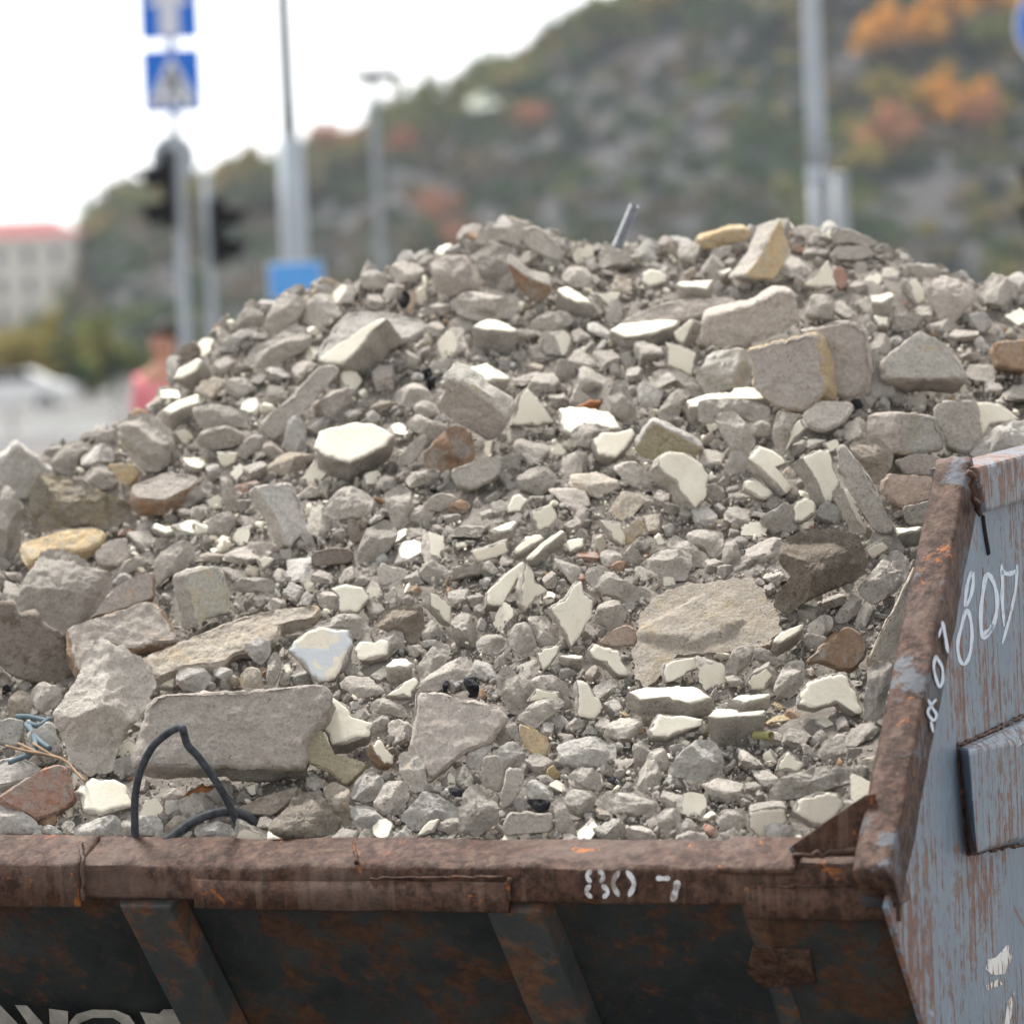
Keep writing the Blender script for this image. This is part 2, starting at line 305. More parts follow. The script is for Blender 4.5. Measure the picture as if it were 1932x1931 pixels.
it('B','H','-30,1210 110,1170 240,1250 230,1290 100,1340 -30,1365',(0,.8),90,'w')
it('L','H','-30,1450 80,1470 200,1560 270,1640 110,1660 -30,1640',(0,.3),140,'w','pale grey lump at the left end of the skip rim','pale lump at the rim end',.01)
it('L','H','215,1570 300,1530 345,1540 345,1590 270,1610',(0,.4),70,'o','small orange brick crumb under the pinkish-red brick')
it('L','H','435,1640 470,1590 690,1530 750,1600 750,1672 450,1672',(0,.3),120,'w')
it('L','H','250,1610 300,1590 400,1655 300,1660',(0,.4),70,'w')
it('L','H','365,1590 430,1560 455,1590 430,1640 380,1630')
it('L','H','725,1565 790,1570 880,1672 755,1672',(0,.3),80)
it('L','H','800,1560 850,1540 950,1540 990,1610 980,1670 850,1668',(0,.2),110,'w','smooth pale grey stone between the two feet of the black cable','stone inside the cable',.01)
it('L','H','990,1600 1070,1530 1150,1570 1100,1640 1010,1665',(0,.3),90,'s')
it('L','H','1170,1600 1300,1570 1400,1600 1425,1672 1180,1675',(0,.3),110,'w')
it('L','H','965,1410 1060,1365 1140,1420 1100,1460 980,1460',(0,.6),60,'p')
it('S','H','1410,1500 1600,1420 1800,1360 1790,1420 1650,1540 1500,1530',(0,.4),70,'d',None,None,-.01)
it('L','I','-60,1640 -40,1560 0,1540 90,1420 170,1395 260,1420 290,1500 370,1560 350,1640 190,1690 0,1670',(0,.2),180,'k2','porous sandy concrete lump at the rim, right of the black cable','porous sandy lump',.01,name='concrete_lump')
# row of small pale stones on top of the long brick
it('L','H','1055,700 1100,650 1220,640 1280,700 1220,795 1090,780',(0,.3),100,'w','largest pale stone in the row along the top of the long dusty brick','largest stone of the row',.02)
it('P','H','935,755 1000,700 1060,710 1045,770 990,765',(0,.8),40,'w')
it('L','H','1275,660 1340,640 1415,670 1400,730 1310,720',(0,.3),80,'w',None,None,.01)
it('L','H','1440,700 1500,640 1570,660 1590,770 1460,770',(0,.2),90,'s',None,None,.01)
it('L','H','1605,740 1620,600 1660,550 1700,600 1690,700 1650,775',(0,.1),80,'g',None,None,.01)
it('L','H','1465,520 1540,470 1620,480 1640,560 1570,640 1510,590',(0,.3),90,'w',None,None,.01)
it('L','H','1680,760 1700,670 1755,680 1755,760',(0,.1),70)
# --- centre
it('P','E','205,1010 235,915 300,890 450,855 560,865 700,935 640,1000 550,1050 420,1110 270,1070',(.05,.75),150,'g','great white plaster shard lying flat, left of centre','great white shard',.03)
it('P','E','230,490 290,430 430,330 600,235 650,235 560,300 520,380 380,515 260,500',(-.55,.45),190,'g','long white-faced plaster shard lying aslant above the slanting grey slab','long aslant shard',.03)
it('S','E','225,410 390,200 460,188 650,200 860,240 905,285 820,340 620,400 400,500 240,500',(0,1.2),60,'w','broad pale slab under the long aslant shard','broad pale slab',-.005,name='stone_slab')
it('P','E','1155,285 1190,255 1250,235 1330,245 1440,310 1400,320 1200,300',(0,1.2),130,'g','bright white-topped shard perched above the tilted centre brick','bright perched shard',.02)
it('B','E','985,575 1100,620 1250,730 1385,840 1320,950 1268,990 1150,920 1020,840 930,765 985,690',(-.4,-.7),200,'p','tilted brick with a pale top face standing out in the centre','tilted centre brick',.06,name='brick')
it('L','E','855,1060 940,970 1030,880 1100,890 1170,960 1175,1080 1090,1120 970,1145 870,1130',(0,.2),130,'o2','rust-orange and white stone just under the tilted centre brick','rust-orange stone',.035,name='stone')
it('S','E','1035,1140 1150,1100 1330,1050 1335,1130 1310,1190 1160,1260 1070,1240 1040,1180',(0,.3),120,'g','grey mortar slab supporting the rust-orange stone','orange stone slab',.01)
it('P','E','1140,530 1250,505 1320,540 1390,600 1340,605 1250,612 1200,585',(0,1.0),60,'g','white shard lying just right of the tilted centre brick top')
it('P','E','1440,690 1490,645 1560,710 1660,860 1560,885 1400,875 1420,760',(.45,.25),60,'g','triangular cream shard right of the tilted centre brick','triangular shard',.015)
it('P','E','1680,780 1740,762 1850,770 1990,800 2070,900 1990,905 1800,870 1760,940 1700,910',(0,1.0),60,'g','broad white shard partly covered by a grey lump, centre right','covered white shard')
it('P','F','190,1440 260,1400 440,1385 460,1410 400,1500 330,1560 230,1540',(.1,.6),90,'g','white shard directly below the covered white shard','white shard below it',.015)
it('L','F','65,1400 130,1340 300,1360 310,1385 190,1430 190,1500 80,1470',(0,.5),100,'g',None,None,.02)
it('L','E','690,680 800,610 890,640 920,720 780,765 700,740',(0,.5),120,'g','smooth round-backed grey lump left of the tilted centre brick','round-backed lump',.01)
it('L','E','750,870 830,800 900,850 1020,870 990,930 930,970 830,920',(0,.4),100)
it('L','E','800,760 870,720 940,740 950,800 880,830 810,800')
it('S','E','705,1080 830,940 880,915 895,960 840,1060 780,1125 720,1120',(.2,.5),50)
it('L','E','245,1370 380,1250 480,1250 560,1310 565,1360 530,1430 330,1435 250,1400',(0,.6),110,'g','flat grey lump below the great white shard','lump below the great shard',.015)
it('L','E','620,1290 700,1240 780,1260 800,1360 790,1440 730,1510 670,1450',(0,.3),110)
it('L','E','480,1600 540,1490 640,1440 715,1520 690,1590 560,1720 470,1700',(0,.3),130)
it('S','E','870,1350 960,1280 1060,1310 1060,1350 980,1400 890,1390',(0,-.1),80)
it('S','E','400,1440 460,1440 500,1570 450,1590 430,1580',(.1,.2),30,'d','small splintered wood chip below the flat grey lump',None,.01,name='wood_chip')
it('B','E','185,1650 310,1615 430,1620 450,1690 390,1710 190,1730',(0,.0),120,'d','stained dark brown tile piece over a black hollow','stained tile',.01,name='tile_piece')
it('L','E','1425,1190 1520,1120 1620,1120 1670,1180 1660,1240 1570,1310 1450,1260',(0,.3),130)
it('P','E','1370,1360 1410,1300 1450,1290 1500,1330 1450,1390 1375,1405',(0,.4),30)
it('P','E','1520,1390 1640,1350 1675,1430 1660,1480 1560,1520 1515,1440',(.2,.1),50)
it('P','E','1255,1510 1410,1455 1440,1460 1400,1510 1300,1530',(0,1.0),70)
it('P','E','1150,1640 1370,1570 1380,1640 1310,1680 1190,1700',(0,-.2),60,'g','oblong cream-faced shard facing forward, centre','oblong shard')
it('P','E','1410,1630 1480,1545 1570,1535 1590,1560 1500,1620 1420,1660',(-.1,.6),60)
it('P','E','1480,1690 1570,1590 1700,1510 1720,1520 1600,1620 1520,1690',(-.3,.6),80,'g','narrow white shard pointing up to the right above the twin shards','narrow white shard',.015)
it('P','E','1700,1610 1760,1560 1830,1560 1840,1590 1780,1640 1710,1630',(0,.6),50)
it('P','I','1240,200 1340,90 1470,0 1480,10 1430,130 1340,280 1245,270',(.25,.5),90,'g','left one of two twin cream shards leaning together in the centre','left twin shard',.015)
it('P','I','1480,20 1530,60 1540,120 1620,190 1560,230 1480,310 1460,280 1460,160',(.55,.1),60,'g','right one of two twin cream shards leaning together in the centre','right twin shard',.02)
it('P','I','1615,290 1720,230 1780,130 1820,125 1830,180 1900,230 1870,350 1800,480 1760,525 1700,400',(.25,.25),60,'g','tall pointed cream shard standing right of the twin shards','tall pointed shard',.02)
it('P','I','900,195 960,210 1040,280 1030,400 960,340 900,270',(.6,.1),70,'g','small upright cream shard left of the twin shards','small upright shard',.015)
it('P','I','300,170 400,140 500,165 540,230 470,320 360,320 345,210',(-.15,.3),60,'g','cream shard right of the cream-faced brick','left cream shard')
it('L','I','560,380 630,310 780,255 860,270 870,440 800,520 740,460 600,410',(0,.4),110,'k','rough brown earth-coloured stone in the middle of the heap','rough brown stone',name='stone')
it('P','I','45,540 120,450 230,400 420,420 440,500 400,600 330,720 230,740 100,590',(0,.5),60,'b','shard painted blue-grey with peeling cream patches','blue-grey shard',.02)
it('L','I','215,390 330,330 480,330 560,420 540,470 440,470 410,420 230,400',(0,.7),80)
it('P','I','445,540 480,490 570,490 620,460 670,490 650,570 560,605 470,600',(-.1,.5),90,'g','cream-patched chunk right of the blue-grey shard','cream-patched chunk',.02)
it('L','I','600,450 720,410 750,440 745,500 640,600 560,610 650,560',(0,.6),90,'g',None,None,.005)
it('P','I','635,640 680,600 760,598 810,625 780,650 650,655',(0,1.2),110,'g','small white-topped block below the cream-patched chunk',None,.015)
it('L','I','820,640 950,480 1040,520 1000,620 850,750',(0,.6),80)
it('L','I','850,720 960,640 1110,570 1180,640 1130,700 960,790 850,770',(0,.7),90,'g','long pale grey lump above the flat square brick','long pale lump')
it('L','I','1370,430 1440,370 1500,370 1550,500 1500,590 1400,540',(0,.3),100)
it('L','I','1490,340 1600,330 1680,450 1690,510 1560,530',(0,.4),80)
it('P','I','1550,560 1600,520 1700,510 1690,550 1620,650 1590,670 1550,610',(0,.2),25)
it('P','I','1680,580 1750,570 1830,580 1830,600 1720,600',(0,1.1),70)
it('P','J','165,780 200,740 350,780 420,945 360,945 260,860 190,830',(.3,.45),60,'g','cream shard under the pink tile piece left of the great round slab','under-tile shard',.01)
it('B','J','225,740 300,670 400,625 470,660 470,750 330,765',(0,.3),40,'p2','pale pink tile piece against the great round slab','pink tile piece',.02,name='tile_piece')
it('L','J','450,860 480,560 560,480 720,390 900,360 1140,350 1220,400 1310,560 1330,640 1280,740 1100,780 900,800 620,810 590,960 520,990 470,960',(0,1.0),70,'s','great round sandy slab lying flat, right of centre','great round slab',.0,name='stone_slab')
it('L','G','240,1050 330,930 500,870 650,880 780,920 840,1050 840,1170 780,1230 650,1290 480,1360 350,1430 290,1465 210,1410 240,1300 330,1200 250,1120',(0,.25),300,'k','big rough brown concrete lump overhanging a dark hollow at the right','rough brown lump',.05,name='concrete_lump')
it('P','G','330,760 350,700 430,665 480,700 510,780 400,845 345,845',(0,.2),50,'g','small cream shard just above the rough brown lump',None,.02)
it('P','G','400,400 480,350 585,335 610,420 640,520 670,590 620,650 600,720 560,700 520,620 460,500',(.5,.25),130,'g','long white-faced shard standing beside the upright slab at the right','upright white shard',.03)
it('P','G','30,400 90,305 200,350 290,420 300,430 220,460 330,610 290,640 190,550 90,460',(.35,.5),90,'g','notched white shard sloping down to the right, centre right','notched white shard',.02)
it('P','G','0,560 60,530 160,590 210,650 150,690 100,680 0,610',(.2,.4),60)
it('S','G','640,330 680,295 740,370 830,500 960,720 1040,900 1020,930 900,910 800,760 700,600 640,430',(-.3,.05),70,'g','tall thin grey slab standing on edge at the right','tall thin slab',.05)
it('P','G','680,605 710,610 740,680 840,880 850,920 780,830 720,700',(.8,.1),90,'g','narrow cream edge of a shard leaning on the tall thin slab',None,.03)
it('L','G','190,250 215,130 240,70 290,95 380,110 320,210 290,380 230,350',(.1,0),90,'g',None,None,.02)
it('P','G','300,215 390,125 430,190 325,300 285,365',(-.3,0),60,'g','cream side of a grey chunk left of the upright white shard',None,.02)
it('S','G','400,100 520,0 740,10 750,60 680,150 560,210 440,180',(0,.5),110,'g','thick grey slab below the large grey blocks at the right','thick grey slab',.02)
it('L','F','945,1330 970,1280 1050,1275 1130,1340 1190,1470 1100,1585 1040,1530 980,1420',(.1,.1),120,'g','upright grey lump right of the olive shard','upright grey lump',.02)
it('L','F','1155,1370 1200,1325 1270,1340 1275,1420 1200,1440 1160,1410',(0,.3),90,'g',None,None,.01)
it('P','F','585,1600 600,1540 660,1510 760,1530 850,1580 900,1680 880,1790 820,1860 750,1790 700,1700 640,1660',(.4,.35),120,'g','tall oval white shard facing forward, right of centre','oval white shard',.035)
it('B','F','450,1500 560,1345 640,1380 760,1440 870,1500 850,1550 750,1530 650,1510 560,1580 480,1560',(0,-.6),110,'v','olive-yellow shard with a pale top above the oval white shard','olive shard',.04)
it('P','F','765,1215 900,1170 1050,1160 1060,1130 1180,1135 1270,1200 1200,1205 1000,1200 830,1250 780,1255',(0,1.4),90,'g','long bright white shard above the upright grey lump','long bright shard',.02)
it('L','F','840,1210 950,1195 1150,1215 1270,1250 1270,1300 1180,1340 1050,1290 930,1340 840,1340',(0,.3),100,'g',None,None,.035)
it('L','F','290,1190 330,1080 390,1095 440,1200 470,1300 420,1370 330,1320',(0,.2),100)
it('L','F','580,1290 680,1160 750,1130 800,1170 730,1230 720,1320 640,1340',(0,.3),90)
it('L','F','540,1060 620,1010 700,1020 800,1090 890,1180 800,1190 690,1080 570,1150',(0,.5),90)
it('L','F','820,1080 900,920 1100,890 1160,960 1165,1080 1120,1140 1000,1150 880,1165',(0,.2),140,'w2','ochre-edged stone chunk left of the square grey block','ochre-edged chunk',.01,name='stone')
it('P','F','640,860 740,880 830,920 800,1070 740,1040 650,1000',(.1,-.1),45,'g','cream shard facing forward, left of the ochre-edged chunk','forward-facing cream shard',.035)
it('P','F','680,800 790,715 820,730 740,880 700,850',(-.6,.1),100)
it('P','F','300,790 360,750 600,725 730,730 700,760 560,815 380,830',(0,1.3),70,'g','long white shard under the long low slab near the top','white shard near the top',.01)
it('S','F','350,740 500,660 700,600 1000,585 1080,610 950,680 830,700 640,740',(0,.6),80,'p','long low pale slab left of the large upper block','long low slab',name='stone_slab')
it('B','F','870,740 900,700 1150,640 1330,545 1420,560 1440,740 1380,790 1120,895 870,880',(.05,-.35),200,'p','large grey masonry block lying on top of the square grey block','large upper block',.05,name='masonry_block')
it('B','F','1120,900 1540,790 1590,1000 1600,1160 1480,1290 1280,1250 1150,1130 1160,990',(-.5,.02),230,'p','square grey masonry block with an ochre broken side','square grey block',.05,name='masonry_block')
it('B','F','1440,790 1780,725 1860,780 1890,1000 1870,1160 1750,1210 1630,1170 1610,830 1540,785',(0,-.05),120,'p','grey masonry block standing behind the square grey block','standing rear block',.02,name='masonry_block')
it('B','F','1880,870 1931,930 2010,1100 2040,1190 1860,1195 1890,1000',(.1,.1),50,'w','whitish slab leaning between the standing blocks and the wedge block','leaning whitish slab',.0)
it('B','Z','2200,901 2299,822 2372,861 2418,928 2418,947 2319,947 2213,947',(.05,.35),120,'w2','wedge-shaped pale masonry block at the right of the heap','wedge block',.01,name='masonry_block')
it('B','C','625,1165 640,1200 680,1345 640,1420 590,1510 510,1500 430,1480 480,1420 540,1330',(.75,.1),170,'y','ochre wedge-shaped brick standing upright on the crest','ochre crest brick',.02,name='brick')
it('B','C','170,1290 330,1240 440,1225 470,1280 350,1320 180,1350',(0,-.5),80,'y','ochre-orange brick piece lying on the skyline left of the ochre crest brick','ochre skyline piece',name='brick')
it('P','C','750,1530 880,1395 925,1530 830,1555',(0,.1),60,'g','triangular cream shard right of the ochre crest brick','triangular crest shard',.01)
it('B','C','910,1430 960,1440 990,1490 960,1560 930,1540',(0,.2),60,'r','red brick fragment beside the triangular crest shard','red fragment on the crest')
it('B','C','660,1280 760,1330 740,1360 680,1340',(0,.2),40,'r','thin red brick sliver right behind the ochre crest brick')
it('L','C','1390,1480 1500,1470 1640,1510 1690,1570 1640,1640 1550,1740 1480,1700 1400,1560',(.1,.4),140,'p','large tilted grey chunk on the right shoulder of the heap','tilted chunk at right',.02,name='stone')
it('P','C','1105,1590 1230,1570 1240,1590 1180,1630 1115,1625',(0,1.2),110)
it('P','C','1125,1695 1210,1700 1210,1755 1150,1750',(0,.5),40)
it('L','C','750,1690 790,1580 900,1570 925,1640 880,1720 790,1720',(0,.2),120)
it('S','C','900,1330 1090,1310 1130,1370 1050,1390 920,1390',(0,.3),70)
it('S','C','905,1230 1000,1230 1160,1300 1120,1330 1000,1300 905,1310',(0,.1),60)
it('P','C','830,1270 900,1220 900,1290',(0,.5),30)
it('P','C','65,1520 140,1508 270,1503 240,1555 80,1540',(0,1.3),120,'g','small flat white-topped block left of the ochre crest brick',None,.01)
it('P','C','280,1460 360,1440 370,1455 310,1485',(0,1.2),60)
it('S','C','1630,1690 1720,1670 1770,1740 1700,1790',(0,.2),50,'w')
# crest, left of the middle
it('L','T','515,1500 600,1455 720,1450 750,1560 760,1640 640,1680 560,1660 530,1580',(0,.1),150,'p','squarish brown-grey stone on the upper left crest','squarish crest stone',.01,name='stone')
it('L','T','760,1450 860,1370 960,1400 1030,1450 950,1560 860,1640 790,1560',(0,.2),120)
it('B','T','945,1485 1080,1590 1210,1625 1190,1700 1100,1730 990,1620',(0,-.6),150,'o','orange-brown tile wedge with a grey top on the crest','orange tile wedge',.03,name='tile_piece')
it('L','T','775,1330 880,1275 950,1290 1010,1245 1070,1290 1030,1350 1000,1400 900,1370 790,1390',(0,.3),110)
it('S','T','1010,1300 1120,1280 1220,1370 1270,1440 1240,1490 1130,1440 1040,1380',(-.1,.1),70,'g','grey slab lying aslant at the highest point of the crest','topmost slab',.02)
it('L','T','620,1720 720,1660 900,1640 1010,1700 1000,1760 980,1800 800,1820 680,1790',(0,.2),110,'g','long grey chunk below the squarish crest stone','long crest chunk',.01)
it('P','T','1230,1650 1290,1625 1370,1670 1440,1730 1350,1720 1270,1690',(0,1.1),90,'g','white-topped shard right of the orange tile wedge','white shard by the tile',.01)
it('P','T','1460,1670 1600,1660 1570,1720 1520,1740',(0,.2),50)
it('P','T','1705,1550 1780,1525 1870,1570 1860,1600 1750,1640 1710,1600',(0,.4),40)
it('L','T','1260,1560 1330,1500 1420,1530 1440,1590 1370,1630 1270,1610')
it('L','T','1070,1830 1180,1770 1300,1760 1330,1830 1180,1900 1090,1880',(0,.4),90)
it('L','T','330,1700 370,1640 410,1700 380,1770 345,1760',(0,.1),60,'c','burnt black lump in a hollow on the upper left crest','burnt lump',name='charred_lump')
it('S','T','400,1640 445,1660 400,1790 375,1760 410,1700',(.2,.1),30,'o',)
it('L','T','110,1560 190,1530 270,1560 280,1620 220,1660 120,1630',(0,.3),100)
# --- lower right
it('P','J','410,1040 500,1010 800,1005 930,1075 790,1110 640,1075 480,1085',(0,1.2),105,'g','long cream-topped slab lying level at the lower right','level cream slab',.03)
it('P','J','520,1280 590,1165 870,1200 850,1240 640,1315 540,1310',(0,.5),45,'g','cream shard tucked under the level cream slab','under-slab shard',.015)
it('P','J','1020,1085 1100,1055 1275,1050 1270,1075 1100,1110',(0,1.2),90,'g','small cream-topped slab stacked on a thicker one at the lower right','upper stacked slab',.045)
it('P','J','890,1185 930,1140 1070,1140 1080,1165 1250,1150 1240,1180 950,1200',(0,1.3),170,'g','thick cream-topped slab carrying a smaller one at the lower right','lower stacked slab',.03)
it('P','J','1430,1060 1500,970 1600,930 1720,915 1800,1040 1830,1150 1790,1170 1680,1100 1530,1140 1430,1110',(.1,.5),70,'g','broad cream shard near the rusty corner post','broad cream shard',.02)
it('P','J','1430,1690 1560,1635 1680,1650 1725,1720 1600,1850 1540,1850 1430,1760',(.3,.35),90,'g','cream shard resting against the rusty corner gusset','shard at the gusset',.02)
it('P','J','1300,1510 1320,1440 1380,1390 1480,1475 1430,1520',(0,.2),40)
it('L','J','1250,1650 1320,1560 1500,1500 1720,1470 1770,1510 1750,1580 1540,1650 1300,1690',(0,.5),100,'g','long grey slab-like lump above the shard at the gusset','long lump at lower right',.02)
it('L','J','650,1500 740,1390 830,1310 920,1330 990,1430 970,1520 880,1550 800,1570 680,1540',(0,.4),140,'w','big pale dusty lump below the stacked slabs','big pale lump',.01)
it('L','J','515,1440 560,1370 630,1370 660,1440 640,1520 560,1530',(0,.3),90)
it('L','J','240,1690 290,1645 450,1640 590,1700 600,1760 480,1790 290,1760',(0,.4),100,'g','long grey lump lying just above the rim, right of centre','long lump above the rim')
it('L','J','580,1800 620,1740 700,1730 740,1790 700,1860 600,1870',(0,.3),90)
it('P','J','1135,1760 1300,1725 1370,1735 1375,1820 1210,1930 1140,1860',(0,-.35),90,'g','grey chunk with its cream side facing forward, just above the rim at right','forward cream chunk')
it('L','J','935,1780 980,1740 1120,1740 1135,1830 1060,1890 960,1860',(0,.3),100)
it('L','J','1225,1770 1300,1810 1420,1850 1490,1900 1400,1940 1260,1940',(0,.3),80,'w')
it('L','J','690,1820 780,1790 870,1880 740,1900',(0,.3),80,'w2')
it('L','J','860,1830 940,1850 960,1920 870,1890',(0,.3),60,'r','small red brick lump just above the rim, right of centre')
it('L','J','-20,1350 200,1290 340,1350 330,1450 280,1490 90,1490 0,1470',(0,.6),110,'w')
it('L','J','40,1560 180,1480 260,1540 250,1620 200,1640 70,1600')
it('L','J','20,1660 110,1620 215,1680 190,1760 130,1800 40,1740',(0,.3),110)
it('P','J','100,960 170,980 265,1130 215,1210 105,1180',(.3,.35),55,'g','upright cream shard left of the level cream slab','upright cream shard',.02)
it('L','J','1290,1000 1370,850 1470,840 1480,960 1400,1080 1290,1060',(0,.4),110,'g','squared grey lump left of the broad cream shard','squared grey lump')
it('P','J','1120,980 1150,930 1255,880 1290,940 1240,1030 1150,1030',(-.2,-.3),90,'g','chunk with a shaded cream face beside the squared grey lump','shaded cream chunk')
it('P','J','620,870 700,830 880,825 870,880 770,920 720,960 640,980 615,930',(.2,.3),50,'g','cream shard lying on the lower edge of the great round slab','shard on the round slab',.02)
it('L','J','1005,880 1040,780 1110,755 1170,800 1130,880 1050,950 990,940',(0,.3),110,'g',None,None,.01)
it('L','J','1140,760 1230,770 1320,830 1310,880 1190,850',(0,.4),80)
it('P','J','1280,740 1330,670 1470,625 1475,650 1420,700 1320,750',(.1,.7),120,'g','white-topped lump left of the brown tile','white-topped lump',.015)
it('B','J','1480,860 1600,730 1720,640 1780,650 1855,740 1850,810 1780,900 1700,900 1580,850',(0,.3),80,'o2','brown brick piece with dark blotches near the corner post','brown blotched brick',.02,name='brick')
it('L','J','1485,640 1590,560 1650,590 1640,660 1560,720 1510,690')
it('L','J','1660,570 1780,435 1825,470 1810,560 1720,620 1670,620',(0,.4),90)
it('L','J','1680,330 1720,295 1770,340 1780,400 1740,455 1700,400',(.1,.1),70,'g','smooth small pebble-like lump leaning on the rough brown lump',None,.05)
it('L','G','780,1290 930,1130 1040,1010 1150,1100 1140,1200 1060,1310 900,1410 820,1350',(0,.4),130,'g','faceted grey chunk right of the rough brown lump','faceted chunk',.02,name='stone')
it('L','G','830,1020 910,890 990,890 1100,1000 1110,1050 1000,1060',(0,.4),70)
it('P','G','832,1030 900,985 960,980 1000,1020 890,1110',(0,-.1),30)
it('S','G','840,1830 900,1700 1100,1310 1190,1130 1180,1300 1100,1600 1050,1830 900,1850',(.2,.1),50,'s','flat brown-grey board leaning against the inside of the corner post','leaning board',name='board')
it('L','K','825,330 860,50 940,0 1035,40 1000,200 960,400 830,400',(0,.1),120,'g','upright grey block squeezed against the corner post','squeezed block',.02)
it('L','J','510,230 640,170 790,190 795,270 760,360 650,360 540,280',(0,.5),110,'g','angular grey lump above the great round slab','angular lump',.01)
it('L','J','640,150 690,80 800,150 910,240 870,275 800,270',(0,.5),80)
it('L','J','755,80 850,50 980,60 990,140 920,235 880,180 780,150',(0,.5),90)
it('L','J','975,230 1010,100 1060,120 1100,240 1060,285 990,270',(0,.3),80)
it('L','J','160,320 190,280 270,275 380,370 540,420 545,470 400,490 260,440 180,380',(0,.4),110,'g','curved grey lump left of the great round slab','curved lump',.015)
it('L','J','205,590 240,500 340,475 400,550 390,610 300,660 220,620',(0,.3),110,'g',None,None,.01)
it('P','J','240,0 370,10 400,100 380,160 320,120',(.4,.1),60,'g','cream shard standing left of the ochre splinter',None,.01)
it('B','J','390,110 440,0 500,0 510,60 400,160',(0,.2),50,'y','thin ochre splinter of brick standing upright, centre right','ochre splinter')
it('P','J','10,150 60,120 150,110 140,160 60,190',(0,.7),60)
it('L','J','235,190 310,170 380,210 360,290 260,270')
it('L','G','720,310 900,235 1040,370 1020,460 940,590 860,560 760,390',(.1,.2),120,'k2','crumbly brown-grey lump behind the tall thin slab','crumbly lump',.02,name='concrete_lump')
it('B','G','1080,80 1310,110 1345,180 1400,290 1380,350 1200,375 1075,385',(.65,-.05),400,'w2','long pale ochre-stained block at the far right','long ochre-stained block',.03,name='masonry_block')
it('B','G','930,560 1000,500 1330,530 1300,680 1100,740 950,640',(0,.3),100,'p2','dusty pink slab behind the top of the corner post','dusty pink slab')
it('B','G','1040,420 1200,370 1370,390 1370,520 1110,520',(0,.1),100,'p')
it('B','G','1310,30 1400,0 1590,0 1640,250 1560,380 1400,330 1400,270 1320,140',(.1,.1),100,'g','upright pale grey block above the top of the corner post','upright pale block',name='masonry_block')
it('P','G','1590,10 1770,20 1900,130 1680,180 1640,260',(0,.2),60,'g','cream-painted piece at the right edge of the heap')
it('L','G','1660,250 1800,140 1990,130 1990,320 1600,390 1560,360',(0,.5),140,'w','pale craggy stone just above the top beam of the skip side','craggy stone',.02)
it('S','G','1100,740 1290,690 1250,860 1120,850',(0,.2),80)
it('P','G','1030,885 1240,870 1220,905 1050,935',(0,1.2),100)
it('B','Z','2484,855 2575,848 2575,928 2498,914',(0,.1),150,'o2','brown brick piece at the right edge of the picture')
# --- bottom middle
it('B','I','830,790 950,790 1350,880 1375,950 1260,1100 1120,1150 950,1290 900,1330 780,1130 820,900',(.05,.45),110,'p','flat squarish dusty brick lying above the rim, centre','flat square brick',.0,name='brick')
it('L','I','710,1170 760,1150 870,1200 890,1380 800,1400 720,1280',(0,.2),90,'w2',None,None,.01)
it('L','I','1260,1010 1340,960 1430,980 1430,1060 1330,1115 1270,1080',(0,.4),100,'g',None,None,.01)
it('L','I','1115,1190 1180,1120 1290,1110 1230,1200 1200,1270 1130,1250',(0,.4),80,'w')
it('L','I','1285,1160 1380,1090 1440,1100 1500,1210 1420,1240 1350,1260',(0,.3),80,'w')
it('B','I','1435,985 1500,1000 1580,1040 1640,1120 1570,1210 1500,1150 1460,1090',(-.1,.2),40,'y','bright ochre shard in the lower middle','bright ochre shard',.015)
it('L','I','1670,1180 1720,1070 1860,1080 1931,1180 1880,1260 1750,1250',(0,.5),100)
it('B','I','1220,1200 1310,1170 1355,1230 1340,1390 1300,1400 1220,1360',(-.1,.1),70,'g','small upright block with pitted sides in the lower middle','small upright block',.015)
it('B','I','1380,1250 1480,1270 1470,1340 1400,1470 1330,1510 1340,1400',(.2,.1),60)
it('L','I','1475,1370 1520,1320 1600,1350 1660,1410 1600,1460 1500,1430',(0,.5),70,'w')
it('B','I','1345,1600 1380,1520 1640,1530 1645,1640 1360,1660',(0,.1),100,'g','flat-sided grey block standing on the rim, centre','block on the rim',.01)
it('L','I','1650,1480 1690,1410 1760,1560 1790,1640 1670,1650',(0,.2),80)
it('L','I','1705,1440 1760,1375 1900,1400 1910,1450 1820,1555 1740,1520',(0,.3),100)
it('L','I','1730,1310 1800,1240 1931,1270 1931,1400 1850,1380',(0,.3),90)
it('L','I','1075,1630 1110,1400 1180,1350 1320,1480 1320,1580 1180,1672',(0,.2),130,'g','tall grey lump standing on the rim left of the small block','tall lump on the rim',.015)
it('L','I','730,1550 870,1390 1010,1450 1090,1500 1050,1570 950,1560 830,1640 760,1590',(0,.4),110,'w','pale humped lump on the rim below the flat square brick','pale humped lump')
it('P','I','815,1675 880,1580 960,1560 930,1640',(-.3,.4),40,'g','small diamond-shaped white chip on the rim',None,.01)
it('L','I','415,1530 440,1475 550,1490 650,1580 640,1620 480,1610',(0,.3),80,'w')
it('L','I','420,1430 470,1310 550,1265 640,1340 600,1420 520,1460',(0,.4),100,'w')
it('L','I','560,1470 640,1340 740,1330 780,1420 720,1540 620,1540',(0,.3),110)
it('L','I','260,1370 330,1335 430,1390 410,1500 440,1600 380,1600 290,1490',(.1,.1),90,'s')
it('P','I','230,900 310,825 400,870 430,930 560,990 540,1060 400,1110 310,1115 270,1030',(-.05,.55),120,'g','angular cream shard at the right end of the long dusty brick','angular cream shard',.035)
it('B','I','140,1120 200,1010 240,1000 330,1180 400,1180 540,1230 500,1280 400,1370 290,1260 160,1220',(0,.4),60,'v','curved olive-stained piece under the angular cream shard','olive-stained piece',.005)
it('P','I','545,1110 600,1080 690,1190 690,1240 630,1230 570,1160',(.35,.45),110,'o2','narrow cream-faced brick piece below the angular cream shard',None,.01)
